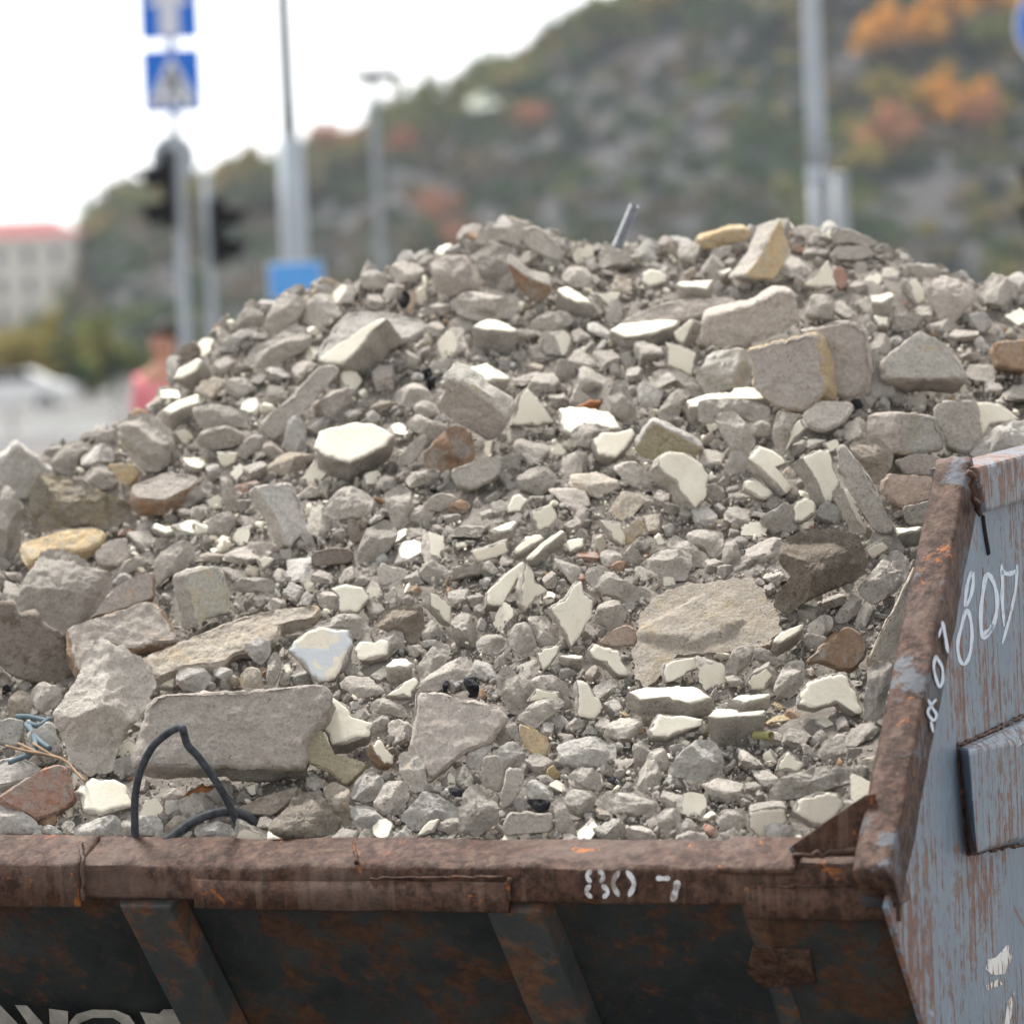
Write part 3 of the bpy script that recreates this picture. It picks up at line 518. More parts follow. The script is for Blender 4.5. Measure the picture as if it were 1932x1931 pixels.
it('L','I','535,870 600,825 750,880 765,920 740,945 560,910',(0,.5),80)
it('L','I','520,960 640,925 670,990 660,1040 570,1080',(0,.4),70)
it('L','I','1300,700 1350,630 1420,660 1440,730 1490,830 1500,920 1420,950 1350,850',(0,.3),110,'g','tall pitted grey lump left of the arched chunk','tall pitted lump')
it('L','I','1460,790 1540,700 1650,690 1740,760 1740,830 1700,850 1480,870',(0,-.1),90,'g','arched grey chunk with a cream underside, lower middle','arched chunk',.01)
it('P','I','1490,855 1545,780 1680,800 1695,835',(0,-.2),30,'g',None,None,.035)
it('L','I','1420,950 1560,840 1700,830 1720,870 1540,1015',(0,.5),60,'g',None,None,.02)
it('L','I','1100,720 1180,700 1210,780 1180,830 1130,790',(0,.3),60,'c','shiny black charred lump above the flat square brick','black charred lump',name='charred_lump')
it('L','I','980,740 1020,720 1010,790 985,800',(0,.3),30,'c','small black charred flake above the flat square brick',None,name='charred_lump')
it('L','I','1010,1390 1050,1370 1140,1380 1110,1450 1060,1430',(0,.3),60,'c','black rubber scrap left of the small upright block','black scrap',name='rubber_scrap')
it('L','I','1480,1440 1560,1440 1640,1450 1620,1510 1560,1530 1520,1490',(0,.3),60,'c','black crumpled scrap above the block on the rim','crumpled scrap',name='rubber_scrap')
it('P','I','640,820 740,740 820,700 840,740 790,830',(.1,.5),40)
it('L','I','1185,490 1230,445 1350,450 1375,510 1320,570 1200,560')
# ------------------------------------------------------------------ skip frame and the surface of the heap
TH = radians(20); RR = np.array([cos(TH), -sin(TH), 0]); LL = np.array([sin(TH), cos(TH), 0]); ZZ = np.array([0, 0, 1.])
C0 = at(1640, 1640, 4.9)                      # front fold line of the sill at the right corner post
_p = onplane(1690, 1640, C0, LL); C0 = _p     # r = 0 : outer face of the side plate
def sk(r, l, z): return C0+r*RR+l*LL+z*ZZ     # skip coordinates (z from the fold line)
def plate(u, v, off=0.): return onplane(u, v, C0+RR*off, RR)
def front(u, v, off=0.): return onplane(u, v, C0+LL*off, LL)
def depth(P): return (np.asarray(P)-CAM)@_F
SIL = [(-900, 900), (-300, 860), (0, 870), (60, 868), (150, 845), (220, 800), (300, 762), (350, 660), (450, 600), (550, 560), (640, 545), (700, 520), (820, 478), (900, 445), (980, 435), (1060, 462), (1300, 468), (1400, 450), (1470, 440), (1600, 445), (1680, 482), (1800, 528), (1932, 560), (2300, 650), (2700, 800)]
SU = [s[0] for s in SIL]; SV = [s[1] for s in SIL]
def crest(u): return float(np.interp(u, SU, SV))
VB = 1600.
def basedepth(u):
    d = depth(front(min(u, 1640), VB, .09))
    return d
_bu = np.linspace(-900, 2700, 145); _bd = np.array([basedepth(u) for u in _bu]); _bc = np.array([crest(u) for u in _bu])
_pu = np.linspace(1500, 2200, 71); _pd = np.array([depth(plate(u, 1300, -.085)) for u in _pu])
def surf(u, v):
    vc = np.interp(u, _bu, _bc); yr = np.interp(u, _bu, _bd); t = min(max((VB-v)/(VB-vc), -.3), 1.0)
    D = 1.75*((VB-vc)/1145)**.7
    d = yr+D*(t*.8+.2*t*t if t > 0 else t*.5)
    if u > 1600:
        p = float(np.interp(u, _pu, _pd)); k = min(1, (u-1600)/90); d = max(d, (p+.03)*k+d*(1-k))
    return d
# dust and fines underneath everything: a closed mound that also falls away behind the crest
def build_mound():
    us = np.linspace(-900, 2500, 300); vs = []; nt = 190; nb = 40
    for u in us:
        vc = np.interp(u, _bu, _bc)
        for j in range(nt):
            t = -.06+1.06*j/(nt-1); v = VB-t*(VB-vc); d = surf(u, v); p = at(u, v, d+.005)
            k = noise.fractal(Vector(p*6), 1, 2, 4)*.016+noise.fractal(Vector(p*35), .8, 2, 3)*.007
            vs.append(p+k*np.array([0, -.5, .85])-np.array([0, 0, .006]))
        top = vs[-1]
        for j in range(1, nb+1):
            s = j/nb; q = top+np.array([.10*s, 1.5*s, -.75*s*s-.25*s]); q = q+noise.fractal(Vector(q*6), 1, 2, 3)*.03*ZZ; vs.append(q)
    n = nt+nb; fs = [(i*n+j, (i+1)*n+j, (i+1)*n+j+1, i*n+j+1) for i in range(len(us)-1) for j in range(n-1)]
    o = link('rubble_dust', meshd('rubble_dust', vs, fs), DUST)
    props(o, 'fine grey brown dust and grit between the lumps of the rubble heap', 'rubble dust', kind='stuff')
build_mound()
# ------------------------------------------------------------------ traced pieces
def resample(P, step):
    P = np.array(P, float); Q = np.vstack([P, P[:1]]); L = np.r_[0, np.cumsum(np.hypot(*(Q[1:]-Q[:-1]).T))]
    n = max(14, int(L[-1]/step)); s = np.linspace(0, L[-1], n, endpoint=False)
    return np.c_[np.interp(s, L, Q[:, 0]), np.interp(s, L, Q[:, 1])]
def chaikin(P, k):
    P = np.array(P, float)
    for _ in range(k):
        N = np.roll(P, -1, 0); e = np.maximum(np.hypot(*(N-P).T), 1e-6)[:, None]; w = np.minimum(.25, 5.5/e); P = np.stack([P*(1-w)+N*w, P*w+N*(1-w)], 1).reshape(-1, 2)
    return P
def fr(p, s, o=3): return noise.fractal(Vector((p[0]*s, p[1]*s, p[2]*s)), .9, 2.1, o)
def ringmesh(rings, centers):
    vs = []; fs = []; n = len(rings[0])
    for r in rings: vs += list(r)
    for k in range(len(rings)-1):
        a = k*n; b = a+n
        for i in range(n):
            j = (i+1) % n; fs.append((a+i, b+i, b+j, a+j))
    c0 = len(vs); vs.append(centers[0]); c1 = len(vs); vs.append(centers[1]); e = (len(rings)-1)*n
    for i in range(n):
        j = (i+1) % n; fs.append((c0, i, j)); fs.append((c1, e+j, e+i))
    return vs, fs
S2 = 1932/2560.
placed = []          # (object, outline on screen, centre, size, item)
mask = np.zeros((500, 520), bool)   # 4-px cells, offset 40 px left
def pip_fill(poly):
    poly = np.array(poly); x0, y0 = poly.min(0); x1, y1 = poly.max(0)
    ii = np.arange(max(0, int(y0/4)), min(500, int(y1/4)+2)); jj = np.arange(max(0, int((x0+80)/4)), min(520, int((x1+80)/4)+2))
    if not len(ii) or not len(jj): return
    Y, X = np.meshgrid(ii*4+2, jj*4+2-80, indexing='ij'); ins = np.zeros(X.shape, bool); n = len(poly)
    for a in range(n):
        xa, ya = poly[a]; xb, yb = poly[(a+1) % n]
        if ya == yb: continue
        c = ((ya > Y) != (yb > Y)) & (X < (xb-xa)*(Y-ya)/(yb-ya)+xa); ins ^= c
    mask[ii[0]:ii[-1]+1, jj[0]:jj[-1]+1] |= ins
FACE2 = {'cream-faced brick': ('z', 'g'), 'tilted pale brick': ('w', 'g'), 'red-brown slab': ('p', 'o'), 'ochre crest brick': ('y', 'g'), 'olive shard': ('v', 'w'), 'square grey block': ('p', 'y'), 'tilted centre brick': ('p', 'w2'), 'orange tile wedge': ('o', 'g'), 'long ochre-stained block': ('w2', 'p'), 'wedge block': ('w2', 'p'), 'wedged brick': ('p', 'o2'), 'pink slab': ('p', 'o2')}  # face, side
def make_item(I, idx):
    cx, cy, sz = CROPS[I['crop']]; f = sz/1931.*S2
    P = np.array([((cx*S2)+x*f, (cy*S2)+y*f) for x, y in I['pts']])
    kind = I['kind']; mat = I['mat']; T_px = I['t']*f
    step = 4.2
    soft = {'L': 1, 'B': 1, 'S': 1, 'P': 0}[kind]
    O = resample(chaikin(P, soft), step); n = len(O)
    a, b = I['lean']; nn = a*_R-_F+b*_U; nn = nn/np.linalg.norm(nn)
    c = O.mean(0); rc = ray(*c); eps = .004+I['lift']
    d0 = min((surf(*q)-eps)*(ray(*q)@nn)/(rc@nn) for q in O)
    Cc = CAM+d0*rc
    sl = hypot(a, b)
    if kind != 'L' and sl > .05:
        T0 = max(T_px*d0*TT/HW*(1.4 if kind == 'P' else 1.), .012); od = np.array([-a, b])/sl; dl = 0.
        for q in O:
            hv_ = (q-c)/max(np.hypot(*(q-c)), 1e-6)
            if hv_ @ od < .35: continue
            P3 = CAM+ray(*q)*(((Cc-CAM)@nn)/(ray(*q)@nn))-nn*T0*.8; uu, vv, dd_ = proj(P3); dl = max(dl, dd_-surf(uu, vv))
        d0 -= min(dl, .12); Cc = CAM+d0*rc
    ex = _R-(_R@nn)*nn; ex /= np.linalg.norm(ex); ey = np.cross(nn, ex)
    W = np.array([CAM+ray(*q)*(((Cc-CAM)@nn)/(ray(*q)@nn))-Cc for q in O]); X = np.c_[W@ex, W@ey]
    px = d0*TT/HW; T = max(T_px*px*(1.4 if kind == 'P' else 1.), .012); seed = idx*7.31+1.3
    R = np.hypot(*X.T); size = R.mean()
    rs = random.Random(idx)
    J = np.array([fr((x, y, seed), 55, 4) for x, y in X])       # ragged outline
    J2 = np.array([fr((x, y, seed+9), 18, 3) for x, y in X])
    if kind == 'L':
        tf = min(T*.5, size*.75); tb = max(T*.6, size*.5); planes = []
        for k in range(9):
            an = rs.uniform(0, 2*pi); ti = rs.uniform(.3, 1.0); pn = np.array([cos(an)*sin(ti), sin(an)*sin(ti), cos(ti)])
            sup = max(X@pn[:2])*.8+tf*cos(ti); planes.append((pn, sup*rs.uniform(.36, .70)))
        def zf(p, s):
            z = tf*max(0., 1-s**3.2)**.55
            for pn, dk in planes: z = min(z, (dk-pn[0]*p[0]-pn[1]*p[1])/pn[2])
            return max(z, tf*-.25)
        m_ = max(7, min(22, int(size/.0034))); SS = [x**.8 for x in np.linspace(0, 1, m_+1)[1:]]; rings = []
        for s in SS:
            r = []
            for i, p in enumerate(X):
                q = p*s; z = zf(q, s); am = min(size*(.16 if mat == 'c' else .082), .0021 if size > .06 and mat == 's' else .0042)
                k3 = fr((q[0], q[1], z+seed), 1.1/size, 4)*am*1.5+fr((q[0], q[1], z+seed), 4.5/size, 3)*am*.75
                ps = q*(1.02+(J[i]*.075+J2[i]*.05)*s); r.append((ps[0], ps[1], z+k3))
            rings.append(r)
        for s, zz in ((1.0, -.3), (.93, -.65), (.75, -.9), (.4, -1.0)):
            rings.append([(p[0]*s*(1+J2[i]*.06), p[1]*s*(1+J2[i]*.06), tb*zz+J[i]*.002) for i, p in enumerate(X)])
        vs, fs = ringmesh(rings, ((0, 0, zf((0, 0), 0)+fr((0, 0, seed), 1.1/size, 4)*size*.05), (0, 0, -tb)))
    else:
        be = {'P': .0016, 'S': .005, 'B': .006}[kind]; be = min(be, size*.12)
        ra = {'P': .0012, 'S': .0035, 'B': .0045}[kind]; ca = {'P': .0005, 'S': .005, 'B': .0055}[kind]; ca = min(ca, size*.07)
        rings = []; hat = X/np.maximum(R, 1e-6)[:, None]
        for s in [x**.85*.93 for x in np.linspace(0, 1, max(5, min(26, int(size/.0036)))+1)[1:]]:
            rings.append([(p[0]*s, p[1]*s, ca*(fr((p[0]*s, p[1]*s, seed), 14, 4)+.5*fr((p[0]*s, p[1]*s, seed), 60, 3))) for p in X])
        for k, (ins, z) in enumerate(((be*1.3, 0), (be*.45, -be*.3), (0, -be*1.1))):
            rings.append([tuple(p-hat[i]*ins+hat[i]*J[i]*ra)+(z+ca*.6*J2[i],) for i, p in enumerate(X)])
        ns = 5
        for k in range(1, ns+1):
            z = -T*k/ns; r = []
            for i, p in enumerate(X):
                w = fr((p[0], p[1], z*1.3+seed), 20, 4)*min(.012, size*.12)+fr((p[0], p[1], z+seed), 75, 3)*.0022
                ins = (be*1.2 if k == ns else 0)+ (T*.10*k/ns if kind != 'B' else T*.02*k/ns)
                r.append(tuple(p-hat[i]*ins+hat[i]*w)+(z,))
            rings.append(r)
        rings.append([(p[0]*.6, p[1]*.6, -T*1.03) for p in X])
        vs, fs = ringmesh(rings, ((0, 0, ca*fr((0, 0, seed), 14, 4)), (0, 0, -T*1.04)))
    fm, smt = FACE2.get(I['short'], (mat, mat)); nring = None
    name = I['name'] or {'P': 'plaster_shard', 'L': 'mortar_lump', 'S': 'mortar_slab', 'B': 'brick_piece'}[kind]
    me = meshd(name, vs, fs)
    mw = Matrix([[ex[0], ey[0], nn[0], Cc[0]], [ex[1], ey[1], nn[1], Cc[1]], [ex[2], ey[2], nn[2], Cc[2]], [0, 0, 0, 1]])
    bodym = 'g' if mat == 'b' else mat
    ml = MATS[bodym]
    if fm != smt:
        ml = [MATS[fm], MATS[smt]]; n_ = len(O); m_c = max(5, min(26, int(size/.0036)))+1
        me.polygons.foreach_set('material_index', [1 if (n_*m_c <= i < len(fs)-2*n_ or (i >= len(fs)-2*n_ and (i-(len(fs)-2*n_)) % 2)) else 0 for i in range(len(fs))])
    o = link(name, me, ml, None, mw, smooth=True); me.set_sharp_from_angle(angle=radians(42))
    if kind == 'P':
        pr = []
        XX = np.array([p*(1-.0016/max(R[i], .01))+hat[i]*(J[i]*.0042+J2[i]*.0028+fr((p[0], p[1], seed+5), 160, 2)*.0016-.0012) for i, p in enumerate(X)])
        for s, z in [(x*.97, .0016) for x in np.linspace(0, 1, max(4, min(18, int(size/.005)))+1)[1:-1]]+[(.985, .0015), (1., .0006), (1.0, -.002)]:
            pr.append([(p[0]*s, p[1]*s, z+ca*.35*fr((p[0]*s, p[1]*s, seed), 14, 3)) for p in XX])
        v2, f2 = ringmesh(pr, ((0, 0, .0016), (0, 0, -.003)))
        link('painted_face', meshd('painted_face', v2, f2), BLUEP if mat == 'b' else CREAM, o)
    # the traced outline and its visible side on screen
    off = np.array([-a, b])*T_px*(1.3 if kind == 'P' else 1.)/sqrt(1+a*a+b*b) if kind != 'L' else np.zeros(2)
    pip_fill(O)
    for q in (.35, .7, 1.): pip_fill(O+off*q)
    ar = .5*abs(np.dot(O[:, 0], np.roll(O[:, 1], 1))-np.dot(O[:, 1], np.roll(O[:, 0], 1)))
    placed.append(dict(o=o, c=tuple(c), r=sqrt(ar/pi), I=I, name=name, poly=O))
for i, I in enumerate(ITEMS): make_item(I, i)
# ------------------------------------------------------------------ rock shapes for the fill between them
def rockverts(base, seed, chip=False):
    r_ = np.random.default_rng(seed); n = len(base); K = r_.integers(11, 17)
    N = r_.normal(size=(K, 3)); off = r_.uniform(.52, .95, K)
    if seed % 5 < 3:        # broken from something square
        K = 6+r_.integers(2, 5); C6 = np.array([[1, 0, 0], [-1, 0, 0], [0, 1, 0], [0, -1, 0], [0, 0, 1], [0, 0, -1.]])
        N = np.vstack([C6+r_.normal(size=(6, 3))*.16, r_.normal(size=(K-6, 3))]); off = np.r_[r_.uniform(.55, .72, 6), r_.uniform(.62, .9, K-6)]
    N /= np.linalg.norm(N, axis=1)[:, None]
    D = np.maximum(base@N.T, 1e-3); rad = np.min(off/D, axis=1); rad = np.minimum(rad, 1.15)/.85
    sc_ = np.array([1, r_.uniform(.6, .95), r_.uniform(.28, .8)])
    if chip: sc_ = np.array([1, r_.uniform(.6, .95), r_.uniform(.3, .5)])
    V = base*rad[:, None]
    V = np.array([v*(1+.13*noise.fractal(Vector(v*1.3)+Vector((seed*3.1, 0, 0)), 1, 2, 2)+.085*noise.fractal(Vector(v*3.6)+Vector((seed*3.1, 0, 0)), .8, 2, 5)) for v in V])
    if chip:
        V[:, 2] = np.minimum(V[:, 2], .52)
    return V*sc_
def ico(sub):
    bm = bmesh.new(); bmesh.ops.create_icosphere(bm, subdivisions=sub, radius=1); bm.verts.ensure_lookup_table()
    v = np.array([x.co[:] for x in bm.verts]); f = np.array([[q.index for q in x.verts] for x in bm.faces]); bm.free(); return v, f
I1, I2, I3, I4 = ico(1), ico(2), ico(3), ico(4)
UN = .03
BIG = [meshd('mortar_lump', rockverts(I4[0], 100+k)*UN, I4[1]) for k in range(26)]
CHIP = []
for k in range(12):
    V = rockverts(I4[0], 300+k, True); me = meshd('plaster_chip', V*UN, I4[1]); me.materials.append(MATS['g']); me.materials.append(CREAM)
    zt = V[:, 2].max(); idx = [1 if all(V[q, 2] > zt-1e-4 for q in f) else 0 for f in I4[1]]; me.polygons.foreach_set('material_index', idx); CHIP.append(me)
for me in BIG: me.materials.append(MATS['g'])
for me in BIG+CHIP: me.polygons.foreach_set('use_smooth', [True]*len(me.polygons)); me.set_sharp_from_angle(angle=radians(38))
TINT = {}
def tinted(me, code):
    if code == 'g': return me
    if (me.name, code) not in TINT:
        m = me.copy(); m.materials.clear(); m.materials.append(MATS[code]); TINT[(me.name, code)] = m
    return TINT[(me.name, code)]
def rot_to(nrm, spin, jit):
    n = Vector(nrm)+Vector(rng.normal(size=3))*jit; n.normalize()
    return n.to_track_quat('Z', 'Y').to_matrix() @ Matrix.Rotation(spin, 3, 'Z')
SN = np.array([0, -.45, .89])
fill = []; grid = {}
def blocked(u, v, r, tol):
    k = 0
    for a in range(8):
        x = u+cos(a*pi/4)*r*.75; y = v+sin(a*pi/4)*r*.75; i = int(y/4); j = int((x+80)/4)
        if 0 <= i < 500 and 0 <= j < 520 and mask[i, j]: k += 1
    i = int(v/4); j = int((u+80)/4)
    if 0 <= i < 500 and 0 <= j < 520 and mask[i, j]: k += 3
    return k > tol
def near(u, v, r, ov):
    g = 60; gi, gj = int(u//g), int(v//g)
    for a in (-1, 0, 1):
        for b in (-1, 0, 1):
            for (x, y, q) in grid.get((gi+a, gj+b), ()):
                if (x-u)**2+(y-v)**2 < ((r+q)*ov)**2: return True
    return False
def leftlimit(v): return np.interp(v, [850, 1100, 1500, 1600], [1790, 1720, 1655, 1640])
for (r0, r1, tries, tol, ov) in ((36, 26, 3000, 0, .8), (26, 19, 6000, 1, .78), (19, 13.5, 12000, 1, .76), (13.5, 9, 20000, 2, .74)):
    for _ in range(tries):
        u = rng.uniform(-40, 1970); v = rng.uniform(420, 1592); r = rng.uniform(r1, r0)
        vc = crest(u)
        if v < vc+r*.25 or v > 1596-r*.3: continue
        if v > 820 and u > leftlimit(v)-r*.2 and (u < 1790 or v > 900): continue
        if v > 880 and u > 1775: continue
        if r < 22 and noise.fractal(Vector((u*.006, v*.009, 7.7)), 1, 2, 3) > .16 and rng.random() < .75: continue
        if blocked(u, v, r, tol) or near(u, v, r, ov): continue
        fill.append((u, v, r)); grid.setdefault((int(u//60), int(v//60)), []).append((u, v, r))
fill.sort(key=lambda q: -q[2])
NIND = 285
DESC = {'g': 'grey mortar lump', 'w': 'pale mortar lump', 's': 'sandy lump', 'y': 'ochre crumb', 'o': 'orange brick crumb', 'r': 'red brick crumb', 'p': 'pinkish grey lump', 'd': 'dark lump'}
rest = []
for k, (u, v, r) in enumerate(fill):
    q = rng.random(); chip = q < .17
    code = 'g' if q < .80 else ('w' if q < .88 else 's' if q < .93 else 'p' if q < .975 else 'y' if q < .984 else 'o' if q < .992 else 'r')
    d = surf(u, v); px = d*TT/HW; s = r*px*1.22
    P = at(u, v, d-s*.25)
    if k < NIND:
        me = CHIP[k % 12] if chip else tinted(BIG[k % 26], code)
        name = 'plaster_chip' if chip else 'mortar_lump'
        nrm = SN if rng.random() < .6 else np.array([rng.uniform(-.7, .7), -.8, rng.uniform(0, .8)])
        if chip: nrm = np.array([rng.uniform(-.6, .6), -.75, rng.uniform(0, 1.1)])
        Mr = rot_to(nrm, rng.uniform(0, 6.28), .25).to_4x4(); o = link(name, me, None, None, Matrix.Translation(P) @ Mr @ Matrix.Scale(s/UN, 4), smooth=False)
        placed.append(dict(o=o, c=(u, v), r=r, I=dict(label=None, short=None, kind='P' if chip else 'L', mat='g' if chip else code, t=0), name=name, poly=None, fill=True))
    else: rest.append((u, v, r, s, P, chip))
# ------------------------------------------------------------------ smaller rubble as one mass
def batch(name, insts, bases, mats, chipmat=None):
    VV = []; FF = []; MI = []; off = 0
    for (P, s, b, Rm, mi) in insts:
        V, F = bases[b]; VV.append((V*s)@Rm.T+P); FF.append(F+off); MI.append(np.full(len(F), mi)); off += len(V)
    V = np.concatenate(VV); F = np.concatenate(FF); MI = np.concatenate(MI)
    me = bpy.data.meshes.new(name); me.vertices.add(len(V)); me.vertices.foreach_set('co', V.ravel()); me.loops.add(F.size); me.loops.foreach_set('vertex_index', F.ravel().astype(np.int32))
    me.polygons.add(len(F)); me.polygons.foreach_set('loop_start', np.arange(0, F.size, 3, dtype=np.int32)); me.polygons.foreach_set('loop_total', np.full(len(F), 3, dtype=np.int32))
    for m in mats: me.materials.append(m)
    me.polygons.foreach_set('material_index', MI.astype(np.int32)); me.polygons.foreach_set('use_smooth', np.ones(len(F), bool)); me.update(); me.validate(); me.set_sharp_from_angle(angle=radians(32))
    o = bpy.data.objects.new(name, me); COL.objects.link(o); return o
B3 = [(rockverts(I3[0], 500+k), I3[1]) for k in range(18)]; B2 = [(rockverts(I2[0], 600+k), I2[1]) for k in range(24)]; B1 = [(rockverts(I1[0], 700+k), I1[1]) for k in range(24)]
def rmat():
    q = rng.normal(size=4); q /= np.linalg.norm(q); w, x, y, z = q
    return np.array([[1-2*(y*y+z*z), 2*(x*y-z*w), 2*(x*z+y*w)], [2*(x*y+z*w), 1-2*(x*x+z*z), 2*(y*z-x*w)], [2*(x*z-y*w), 2*(y*z+x*w), 1-2*(x*x+y*y)]])
SMM = []
for j, (c1, c2) in enumerate((((.38, .345, .31), (.47, .435, .395)), ((.32, .29, .255), (.40, .37, .335)), ((.50, .47, .43), (.58, .55, .51)))):
    SMM.append(stone_mat('small_rubble', c1, c2))
mats = SMM+[MATS['s'], MATS['y'], MATS['r'], CREAM, MATS['c'], MATS['o']]
def pick():
    q = rng.random()
    return 0 if q < .42 else 1 if q < .66 else 2 if q < .82 else 3 if q < .90 else 6 if q < .975 else 4 if q < .979 else 5 if q < .985 else 8 if q < .992 else 7
ins = []
for (u, v, r, s, P, chip) in rest: ins.append((P, s, rng.integers(18), rmat(), pick()))
# bigger rubble beyond the picture's edges and down the back of the heap
for _ in range(900):
    u = rng.choice([rng.uniform(-850, -60), rng.uniform(2000, 2450)]); v = rng.uniform(crest(u), 1590); r = rng.uniform(10, 32); d = surf(u, v); s = r*d*TT/HW
    ins.append((at(u, v, d-s*.1), s, rng.integers(18), rmat(), pick()))
for _ in range(1500):
    u = rng.uniform(-300, 2300); vc = crest(u); d = surf(u, vc); s_ = rng.random()**1.3; q = at(u, vc, d+.01)+np.array([.10*s_, 1.5*s_, -.75*s_*s_-.25*s_]); ins.append((q, rng.uniform(.01, .035), rng.integers(18), rmat(), pick()))
o = batch('small_rubble', ins, B3, mats); props(o, 'mass of small broken mortar lumps filling gaps between the larger pieces', 'rubble', kind='stuff')
ins = []
def free(u, v):
    i = int(v/4); j = int((u+80)/4); return not (0 <= i < 500 and 0 <= j < 520 and mask[i, j])
for _ in range(21000):
    u = rng.uniform(-200, 2050); v = rng.uniform(430, 1598)
    if v < crest(u)-2: continue
    if not free(u, v) and rng.random() < .85: continue
    cl = noise.fractal(Vector((u*.008, v*.008, 3.3)), 1, 2, 2)
    r = rng.uniform(2.5, 8)*(1.15 if cl > 0 else .8); d = surf(u, v); s = r*d*TT/HW
    ins.append((at(u, v, d-s*.3+rng.uniform(-.008, .006)), s, rng.integers(24), rmat(), pick()))
o = batch('gravel', ins, B2, mats); props(o, 'grey gravel of crushed mortar and brick lying between the rubble lumps', 'gravel', kind='stuff')
ins = []
for _ in range(48000):
    u = rng.uniform(-60, 1980); v = rng.uniform(430, 1598)
    if v < crest(u)-2: continue
    r = rng.uniform(1., 3.2); d = surf(u, v); s = r*d*TT/HW
    ins.append((at(u, v, d+rng.uniform(-.005, .006)), s, rng.integers(24), rmat(), pick()))
o = batch('grit', ins, B1, mats); props(o, 'fine crumbs of mortar grit scattered over the rubble heap', 'grit', kind='stuff')
# ------------------------------------------------------------------ names that single each piece out
marks = [p for p in placed if p['I'].get('short')]
def dirword(dx, dy):
    a = degrees(atan2(-dy, dx)) % 360
    return ['right of', 'above and right of', 'above', 'above and left of', 'left of', 'below and left of', 'below', 'below and right of'][int((a+22.5)//45) % 8]
MD = {'g': 'grey', 'w': 'pale grey', 's': 'sandy', 'y': 'ochre', 'z': 'cream', 'o': 'orange-brown', 'o2': 'brown', 'r': 'red', 'p': 'pinkish-grey', 'p2': 'pink', 'd': 'dark', 'k': 'brown', 'k2': 'sandy-brown', 'q': 'ochre-grey', 'v': 'olive', 'c': 'black', 'w2': 'ochre-stained', 'b': 'blue-grey'}
ND = {'plaster_shard': 'cream-faced plaster shard', 'mortar_lump': 'mortar lump', 'mortar_slab': 'mortar slab', 'brick_piece': 'brick piece', 'plaster_chip': 'cream-flecked mortar chip', 'stone': 'stone', 'tile_piece': 'tile piece', 'charred_lump': 'charred lump', 'stone_slab': 'stone slab', 'masonry_block': 'masonry block', 'brick': 'brick', 'concrete_lump': 'concrete lump', 'wood_chip': 'wood chip', 'rubber_scrap': 'rubber scrap'}
CATS = {'plaster_shard': 'plaster shard', 'mortar_lump': 'rubble lump', 'mortar_slab': 'rubble slab', 'brick_piece': 'brick piece', 'plaster_chip': 'plaster chip', 'tile_piece': 'tile piece', 'charred_lump': 'charred lump', 'stone_slab': 'stone slab', 'masonry_block': 'masonry block', 'concrete_lump': 'concrete lump', 'wood_chip': 'wood chip', 'rubber_scrap': 'rubber scrap'}
buckets = {}
for p in placed:
    if p['I'].get('label'): continue
    best = min((m for m in marks if m is not p), key=lambda m: hypot(m['c'][0]-p['c'][0], m['c'][1]-p['c'][1])-.6*m['r'])
    dx, dy = p['c'][0]-best['c'][0], p['c'][1]-best['c'][1]
    sz = 'small' if p['r'] < 15 else 'mid-sized' if p['r'] < 26 else 'large'
    nd = ND[p['name']]; md = MD[p['I'].get('mat', 'g')]
    desc = nd if p['name'] in ('plaster_shard', 'plaster_chip', 'charred_lump') else md+' '+nd
    buckets.setdefault((sz+' '+desc, dirword(dx, dy), best['I']['short']), []).append((hypot(dx, dy), id(p), p))
ORD = ['nearest it', 'second nearest it', 'third nearest it', 'fourth nearest it', 'fifth nearest it', 'sixth nearest it', 'seventh nearest it']
for (desc, dw, sh), L in buckets.items():
    L.sort(key=lambda q: q[0])
    for i, (_, _, p) in enumerate(L):
        p['I'] = dict(p['I']); p['I']['label'] = f"{desc} just {dw} the {sh}" if len(L) == 1 else f"{desc} {dw} the {sh}, {ORD[min(i, 6)]}"
GR = {'plaster_shard': 'cream-painted plaster shards in the heap', 'mortar_lump': 'loose mortar lumps in the heap', 'plaster_chip': 'small cream-flecked mortar chips in the heap', 'mortar_slab': 'mortar slabs in the heap', 'brick_piece': 'brick pieces in the heap'}
for p in placed:
    t_ = p['I']['label']
    for a_, b_ in ((' nearest it', ' nearest'), ('mid-sized ', ''), (' just ', ' '), ('cream-flecked ', 'cream ')):
        if len(t_.replace('-', ' ').replace(',', ' ').split()) > 15: t_ = t_.replace(a_, b_)
    p['I']['label'] = t_
    props(p['o'], p['I']['label'], CATS.get(p['name'], p['name'].replace('_', ' ')), GR.get(p['name']))
print('pieces', len(placed), 'fill', len(fill), 'traced', len(ITEMS))
